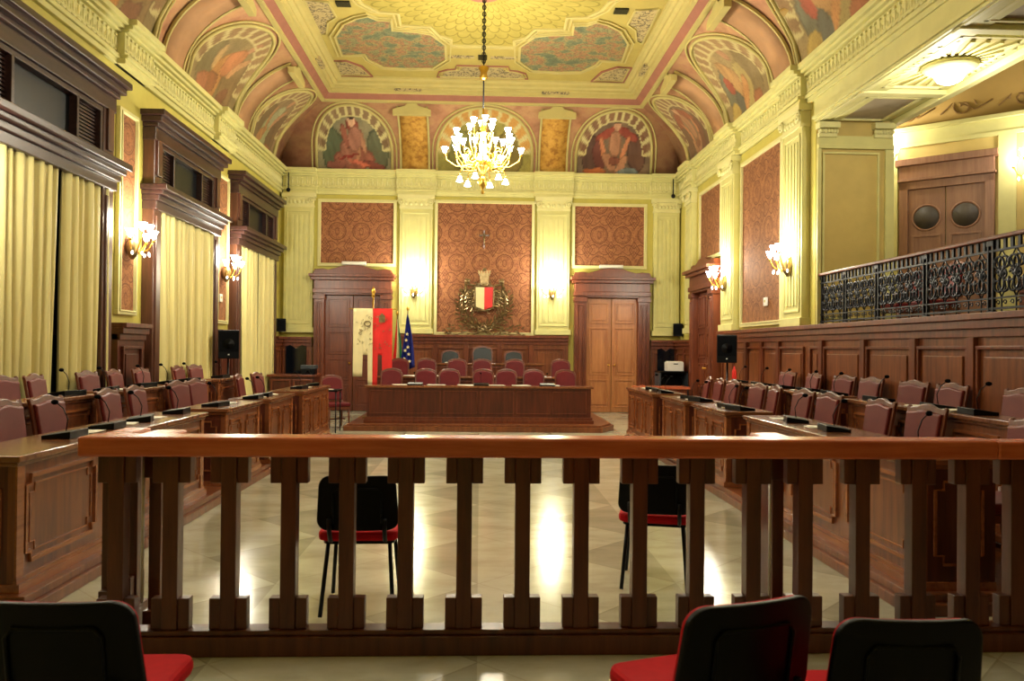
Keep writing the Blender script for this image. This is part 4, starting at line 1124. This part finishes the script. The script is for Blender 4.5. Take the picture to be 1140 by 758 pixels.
for y1, y0 in zip(posts[:-1], posts[1:]):
    p = MB(); L = y1-y0-.1; n_ = max(3, round(L/.21)); stp = L/n_
    for k in range(n_):
        c = y0+.05+stp*(k+.5)
        for sg in (-1, 1):
            spiral(p, c+sg*stp*.25, .27, .1, PI/2, 1.3, sg, .012)
            spiral(p, c+sg*stp*.25, .46, .1, -PI/2, 1.3, -sg, .012)
            spiral(p, c+sg*stp*.2, .37, .05, 0, 1, sg, .010, 12)
            p.tube([(0, c, .15), (0, c+sg*stp*.3, .24), (0, c+sg*stp*.12, .37), (0, c+sg*stp*.35, .5), (0, c, .59)], .008, 5)
        p.ball((0, c, .37), .03, 6, (.5, 1, 1.3)); p.ball((0, c+stp/2, .3), .026, 6, (.5, 1, 1.6)); p.ball((0, c+stp/2, .48), .024, 6, (.5, 1, 1.4))
        for q in range(5):
            a = q*2*PI/5+.3; p.ball((0, c+.055*math.cos(a), .37+.055*math.sin(a)), .02, 5, (.4, 1, 1))
        p.tube([(0, c, 0), (0, c, .15)], .008, 5)
        for q in (0, 1): spiral(p, c+(q-.5)*stp*.5, .1, .03, 0, 1, 1, .006, 10)
        for q in (0, 1): p.box(-.01, .01, c+(q-.5)*stp*.5-.018, c+(q-.5)*stp*.5+.018, .6, .69)
    p.build('scroll_panel', 'iron', gb)
for i, (x, y) in enumerate(((5.7, 6.9), (5.7, 7.6), (5.6, 9.6), (5.6, 10.3))):
    put_chair('r', (x, y, 1.66), -PI/2, 'red chair behind the gallery balustrade, %s from the right' % ORD[i], 'red chairs up in the gallery')

# ---------------------------------------------------------------- coat of arms, cross, banners, flags
t = thing('coat_of_arms', 'bronze coat of arms with cream and red shield, crown and laurel on damask', 'emblem', (.09, YB-.09, 1.76)); t.scale = (1.12, 1, 1.06)
def shield(mb, x0, x1): 
    pts = [(x0, .62), (x1, .62), (x1, 1.06), (x0, 1.06)]
    mb.prism(pts, -.1, -.06)
sh = MB(); sh.prism([(-.17, .66), (-.0, .59), (-.0, 1.09), (-.18, 1.09)], -.12, -.07); so = sh.build('shield_half', 'shield_cream', t, .006)
sh = MB(); sh.prism([(.0, .59), (.17, .66), (.18, 1.09), (.0, 1.09)], -.12, -.07); sh.build('shield_half', 'shield_red', t, .006)
fr = MB(); fr.tube([(-.2, -.1, 1.11), (.2, -.1, 1.11), (.19, -.1, .64), (0, -.1, .56), (-.19, -.1, .64)], .016, 6, True)
for sx in (-1, 1):
    pts = []
    for k in range(30):
        u = k/29; a = u*PI*3; pts.append((sx*(.26+.07*math.cos(a)*(1-u*.6)), -.07, 1.0-.35*u+.07*math.sin(a)*(1-u*.6)))
    fr.tube(pts, .018, 6)
    fr.tube([(sx*.2, -.06, 1.12), (sx*.34, -.07, 1.16), (sx*.38, -.07, 1.28), (sx*.3, -.07, 1.24)], .025, 6)
    fr.ball((sx*.36, -.07, 1.22), .06, 8); fr.ball((sx*.32, -.07, .85), .05, 8); fr.tube([(sx*.38, -.05, 1.2), (sx*.4, -.05, .95), (sx*.36, -.05, .75)], .03, 6)
rq = random.Random(12)
for k in range(60):
    a = rq.uniform(0, 2*PI); R_ = rq.uniform(.24, .36); x = R_*math.cos(a)*.95; z = .86+R_*math.sin(a)*.95
    fr.ball((x, -.05-rq.uniform(0, .04), z), rq.uniform(.018, .034), 6, (1.3, .8, 1))
    b0 = rq.uniform(0, 6.28); fr.tube([(x, -.08, z), (x+.05*math.cos(b0), -.09, z+.05*math.sin(b0)), (x+.07*math.cos(b0+.9), -.08, z+.07*math.sin(b0+.9))], .01, 5)
fr.build('cartouche', 'bronze', t)
cr = MB(); cr.prism([(-.11, 1.12), (.11, 1.12), (.085, 1.2), (.1, 1.36), (-.1, 1.36), (-.085, 1.2)], -.1, -.04); cr.box(-.12, .12, -.11, -.03, 1.36, 1.4)
for k in range(5): cr.box(-.13+k*.057, -.13+k*.057+.033, -.11, -.03, 1.4, 1.46)
cr.box(-.14, .14, -.1, -.05, 1.11, 1.14); cr.ball((0, -.09, 1.48), .04, 8); cr.ball((0, -.12, 1.13), .05, 8, (1.4, .6, .8)); cr.build('mural_crown', 'bronze', t)
for sx in (-1, 1):
    br = MB(); rr = random.Random(5+sx); path = []
    for k in range(15):
        u = k/14; path.append((sx*(-.1+.62*math.sin(u*1.9)*(1-.15*u)), -.06, .14+.85*u**1.5))
    br.tube(path, .014, 6)
    for j in range(3):
        sh_ = (0, .08, -.07)[j]
        for k in range(1, 15):
            p = Vector(path[k])+Vector((sx*sh_*1.1, 0, -sh_*.4)); u = k/14
            for q in (-1, 1):
                a = math.atan2(path[k][2]-path[k-1][2], path[k][0]-path[k-1][0])+q*(.8+rr.uniform(-.4, .4)); L = rr.uniform(.1, .16)
                tip = p+Vector((math.cos(a)*L, -.03, math.sin(a)*L)); mid = (p+tip)/2; nrm = Vector((-math.sin(a), 0, math.cos(a)))*.026
                br.add([p, mid+nrm+Vector((0, -.02, 0)), tip, mid-nrm+Vector((0, -.02, 0)), mid+Vector((0, .012, 0))], [(0, 1, 2, 3), (0, 4, 1), (1, 4, 2), (2, 4, 3), (3, 4, 0)])
    # ribbon tails
    br.tube([(0, -.08, .16), (sx*.2, -.08, .07), (sx*.35, -.08, .12), (sx*.55, -.08, .05), (sx*.75, -.08, .07)], .014, 6)
    br.tube([(0, -.08, .2), (sx*.12, -.08, .1), (sx*.28, -.08, .0)], .013, 6)
    for k in range(34):
        x = sx*rr.uniform(.3, .82); z = rr.uniform(.03, .24); a = rr.uniform(0, PI); L = .1; p = Vector((x, -.06, z)); tip = p+Vector((math.cos(a)*L, -.02, math.sin(a)*L*.6)); mid = (p+tip)/2; nrm = Vector((-math.sin(a), 0, math.cos(a)))*.022
        br.add([p, mid+nrm, tip, mid-nrm, mid+Vector((0, .012, 0))], [(0, 1, 2, 3), (0, 4, 1), (1, 4, 2), (2, 4, 3), (3, 4, 0)])
    br.build('laurel_branch', 'bronze', t)
t = thing('crucifix', 'small crucifix hanging on the damask above the coat of arms', 'crucifix', (.075, YB-.04, 4.05))
MB().box(-.018, .018, -.03, 0, -.22, .22).box(-.12, .12, -.03, 0, .08, .115).build('cross', 'wood_dark', t, .003)
MB().tube([(0, -.04, .1), (0, -.05, 0), (.01, -.04, -.14)], [.02, .024, .01], 6).tube([(-.1, -.035, .11), (0, -.045, .08), (.1, -.035, .11)], .009, 6).ball((0, -.05, .13), .018, 6).build('figure', 'bronze', t)
# gonfalon
t = thing('ceremonial_banner', 'ivory and scarlet ceremonial banner with gold embroidery on a tall pole', 'banner', (-2.09, 15.62, 0))
MB().tube([(0, .03, .12), (0, .03, 2.5)], .016, 8).build('pole', 'gold', t)
MB().tube([(-.46, .02, 2.24), (.46, .02, 2.24)], .012, 8).build('crossbar', 'gold', t)
MB().lathe([(.01, 0), (.04, .03), (.02, .07), (.045, .11), (.03, .17), (.005, .22)], (0, .03, 2.46), 12).build('finial', 'gold', t)
MB().lathe([(.2, 0), (.18, .03), (.04, .06), (.02, .1)], (0, .03, .12), 20).build('base', 'bronze', t)
def cloth(pts_top, name, mat, par, xs, zt_, zb, wav=.012):
    """cloth hanging from zt_ to per-column bottoms zb(u)"""
    n = 40; nz = 14; vs = []
    for j in range(nz+1):
        v = j/nz
        for i in range(n+1):
            u = i/n; x = xs[0]+(xs[1]-xs[0])*u; b_ = zb(u); vs.append((x, wav*math.sin(u*11+v*2), zt_+(b_-zt_)*v))
    return MB().add(vs, [(j*(n+1)+i, j*(n+1)+i+1, (j+1)*(n+1)+i+1, (j+1)*(n+1)+i) for j in range(nz) for i in range(n)], True).build(name, mat, par, solid=.004)
def botL(u):
    return .92 if u < .5 else (1.34 if u < .76 else .74+.1*(1-u))
def botR(u):
    return .72+.1*u if u < .26 else (1.34 if u < .48 else .92)
cloth(None, 'ivory_cloth', 'flag_white', t, (-.38, 0), 2.25, botL); cloth(None, 'scarlet_cloth', 'flag_red', t, (0, .38), 2.25, botR)
em = MB(); rr = random.Random(9)
for k in range(46):
    x = rr.uniform(-.3, .32); z = rr.uniform(1.4, 2.1)
    if -.03 < x < .03: continue
    a = rr.uniform(0, 6.28); em.tube([(x, -.022, z), (x+.03*math.cos(a), -.024, z+.03*math.sin(a)), (x+.04*math.cos(a+.8), -.022, z+.045*math.sin(a+.8))], .006, 4)
em.tube([(-.1+.06*math.cos(a), -.022, 1.95+.05*math.sin(a)) for a in [k*PI/8 for k in range(16)]], .01, 5, True)
em.prism([(.12, 1.98), (.24, 1.98), (.24, 2.1), (.18, 2.16), (.12, 2.1)], -.024, -.016); em.build('gold_embroidery', 'bronze', t)
# flags
def flag(name, label, loc, bands, ztop, zbot, w_, poletop, seed=0):
    t = thing(name, label, 'flag', loc)
    MB().tube([(0, 0, .02), (0, 0, poletop)], .013, 8).build('pole', 'bronze', t)
    MB().ball((0, 0, poletop+.03), .03, 8, (1, 1, 1.6)).build('finial', 'gold', t)
    MB().lathe([(.14, 0), (.12, .03), (.03, .05)], (0, 0, 0), 16).build('base', 'bronze', t)
    n = 36; nz = 16; nb = len(bands)
    for bi, m_ in enumerate(bands):
        vs = []
        for j in range(nz+1):
            v = j/nz
            for i in range(n//nb+1):
                u = (bi+i/(n//nb))/nb
                wv = .02+w_*(v**.8); x = (u-.5)*wv*1.0+.02*math.sin(v*3); y = -.03-.045*math.sin(u*15+v*2)*(.3+.7*v)
                vs.append((x, y, ztop+(zbot+.12*abs(u-.4)-ztop)*v))
        q = n//nb+1
        fo = MB().add(vs, [(j*q+i, j*q+i+1, (j+1)*q+i+1, (j+1)*q+i) for j in range(nz) for i in range(q-1)], True).build('flag_cloth', m_, t, solid=.004)
    return t
flag('national_flag', 'green white and red flag draped on a pole beside the banner', (-1.79, 17.32, .0), ('flag_red', 'flag_white', 'flag_green'), 2.1, .95, .22, 2.2)
ef = flag('european_flag', 'blue flag with pale stars draped on a pole left of the benches', (-1.56, 17.22, .3), ('flag_blue',), 1.9, .7, .3, 2.0)
for x, z in ((-.02, 1.35), (.02, 1.2), (.0, 1.48), (.04, 1.05), (-.06, .95), (.06, .9), (-.04, 1.13)):
    pts = []
    for k in range(10):
        r = .042 if k % 2 == 0 else .018; a = PI/2+k*PI/5; pts.append((x+r*math.cos(a), z+r*math.sin(a)))
    MB().prism(pts, -.095, -.085).build('flag_star', 'star', ef)

# ---------------------------------------------------------------- loudspeakers, small fittings
def pa_speaker(label, loc, rz, sg):
    t = thing('loudspeaker', 'black loudspeaker on a tripod pole '+label, 'loudspeaker', loc, rz)
    MB().prism([(-.17, -.14), (.17, -.14), (.12, .14), (-.12, .14)], 1.28, 1.76, 'z').build('cabinet', 'black', t, .012)
    MB().box(-.15, .15, -.15, -.14, 1.4, 1.73).build('grille', 'black_cloth', t)
    MB().lathe([(.09, 0), (.07, .01), (.03, .03)], (0, 0, 0), 20).xf(Matrix.Translation((0, -.155, 1.53)) @ Matrix.Rotation(-PI/2, 4, 'X')).build('cone', 'black', t)
    MB().box(-.012, .012, -.157, -.15, 1.34, 1.36).build('badge', 'white', t)
    MB().tube([(0, 0, .05), (0, 0, 1.28)], .018, 8).build('pole', 'black_metal', t)
    for k in range(3):
        a = 2*PI*k/3+.5; MB().tube([(0, 0, .5), (.22*math.cos(a), .22*math.sin(a), .012)], .012, 6).build('leg', 'black_metal', t)
pa_speaker('at the far end of the left desks', (-4.25, 13.65, 0), .35, 1)
pa_speaker('at the far end of the right desks', (4.3, 13.7, 0), -.35, -1)
for i, (x, y, z, rz, lb) in enumerate(((XL+.1, 18.45, 1.98, .6, 'small black wall speaker in the left rear corner'), (XR-.1, 18.45, 1.96, -.6, 'small black wall speaker in the right rear corner'))):
    t = thing('wall_speaker', lb, 'wall speaker', (x, y, z), rz)
    MB().prism([(-.11, -.09), (.11, -.09), (.07, .08), (-.07, .08)], -.15, .15, 'z').build('cabinet', 'black', t, .01)
    MB().box(-.09, .09, -.1, -.09, -.12, .12).build('grille', 'black_cloth', t)
for x, lb in ((-2.95, 'flat white emergency light on top of the left rear door'), (3.08, 'flat white emergency light on top of the right rear door')):
    t = thing('emergency_light', lb, 'emergency light', (x, YB-.09, 3.435))
    MB().box(-.28, .28, -.06, .03, -.03, .05).build('housing', 'white', t, .01); MB().box(-.25, .25, -.07, -.06, -.015, .035).build('diffuser', 'paper', t, .004)
for loc, rz, lb in (((XL+.03, 14.42, 2.35), PI/2, 'small cream thermostat on damask left of the farthest window'), ((XR-.045, 12.9, 2.3), -PI/2, 'small cream thermostat on damask of the right wall')):
    t = thing('thermostat', lb, 'thermostat', loc, rz); MB().box(-.07, .07, -.03, 0, -.07, .07).build('casing', 'white', t, .006); MB().box(-.03, .03, -.035, -.03, -.01, .03).build('display', 'ceil_cream', t)
# small projector-like machine and cabinet left, printer right
t = thing('side_cabinet', 'low dark wooden cabinet against the left rear corner', 'cabinet', (-3.95, 17.3, 0))
MB().box(-.5, .45, -.25, .25, .04, .85).build('body', 'wood_dark', t, .006); MB().box(-.54, .49, -.29, .27, .85, .9).build('top', 'wood_frame', t, .006)
d_ = MB(); frame_mb(d_, -.46, -.04, .1, .8, .04, -.27, -.25); frame_mb(d_, .0, .42, .1, .8, .04, -.27, -.25); d_.build('door', 'wood_frame', t, .004)
t = thing('desk_machine', 'dark grey office machine with round lens standing on the left cabinet', 'machine', (-3.65, 17.25, .9))
MB().box(-.14, .14, -.12, .12, 0, .12).build('body', 'black', t, .01); MB().box(-.16, .16, -.13, .13, .12, .2).build('lid', 'brown_pot', t, .01)
MB().lathe([(.04, 0), (.04, .03)], (0, 0, 0), 16).xf(Matrix.Translation((0, -.12, .07)) @ Matrix.Rotation(PI/2, 4, 'X')).build('lens', 'screen', t)
t = thing('printer_shelf', 'dark open shelf unit standing in the right rear corner', 'shelf', (4.3, 17.75, 0))
MB().box(-.32, .32, -.25, .25, .98, 1.02).build('top_shelf', 'black', t, .004); MB().box(-.32, .32, -.25, .25, .5, .53).build('shelf', 'wood_dark', t, .004)
for a in (-.32, .29): MB().box(a, a+.03, -.25, .25, 0, .98).build('side_panel', 'brown_pot', t)
MB().box(-.3, .3, .2, .22, .02, .98).build('rear_panel', 'black', t)
t = thing('printer', 'white box printer on top of the dark shelf at right', 'printer', (4.35, 17.7, 1.02))
MB().box(-.18, .18, -.16, .16, 0, .2).build('body', 'white', t, .012); MB().box(-.05, .05, -.165, -.16, .15, .17).build('output_slot', 'black', t)
MB().box(-.16, .16, -.14, .12, .2, .22).build('lid', 'paper', t, .004)
o = MB().lathe([(.05, 0), (.055, .1), (.05, .12)], (4.12, 17.6, .532), 16).build('red_cup', 'red'); tag(o, 'small red cup inside the dark shelf under the printer', 'cup')
# clerk table and chair on the left of the dais
t = thing('side_table', 'small dark table with thin metal legs left of the dais', 'table', (-2.62, 14.05, 0))
MB().box(-.3, .18, -.25, .25, .72, .75).build('table_top', 'black', t, .004)
for x in (-.27, .15):
    for y in (-.22, .22): MB().tube([(x, y, 0.01), (x, y, .72)], .012, 8).build('leg', 'black_metal', t)
papers('white papers on the small dark side table', (-2.66, 14.0, .75), .3, .2, .16, 3, 77)
put_chair('r', (-2.65, 14.85, 0), .5, 'dark red chair behind the small side table left of the dais', 'red chairs of the dais')
t = thing('standing_cabinet', 'reddish low table with drawer in front of the right shelf', 'cabinet', (3.75, 16.6, 0))
MB().box(-.45, .55, -.25, .25, 0.03, .68).build('body', 'wood_frame', t, .006); MB().box(-.5, .6, -.3, .3, .68, .73).build('top', 'wood_rail', t, .006)
for x, lb in (('l', 'thin black wall hook bar on the cornice in the left rear corner'), ('r', 'thin black wall hook bar on the cornice in the right rear corner')):
    xx, yy = (XL+.24, 18.5) if x == 'l' else (XR-.24, 18.5)
    t = thing('cornice_bracket', lb, 'bracket', (xx, yy, 5.1))
    MB().tube([(0, 0, 0), (0, 0, .4)], .015, 6).build('rod', 'black_metal', t); MB().ball((0, 0, 0), .05, 8).build('lamp_head', 'black', t)
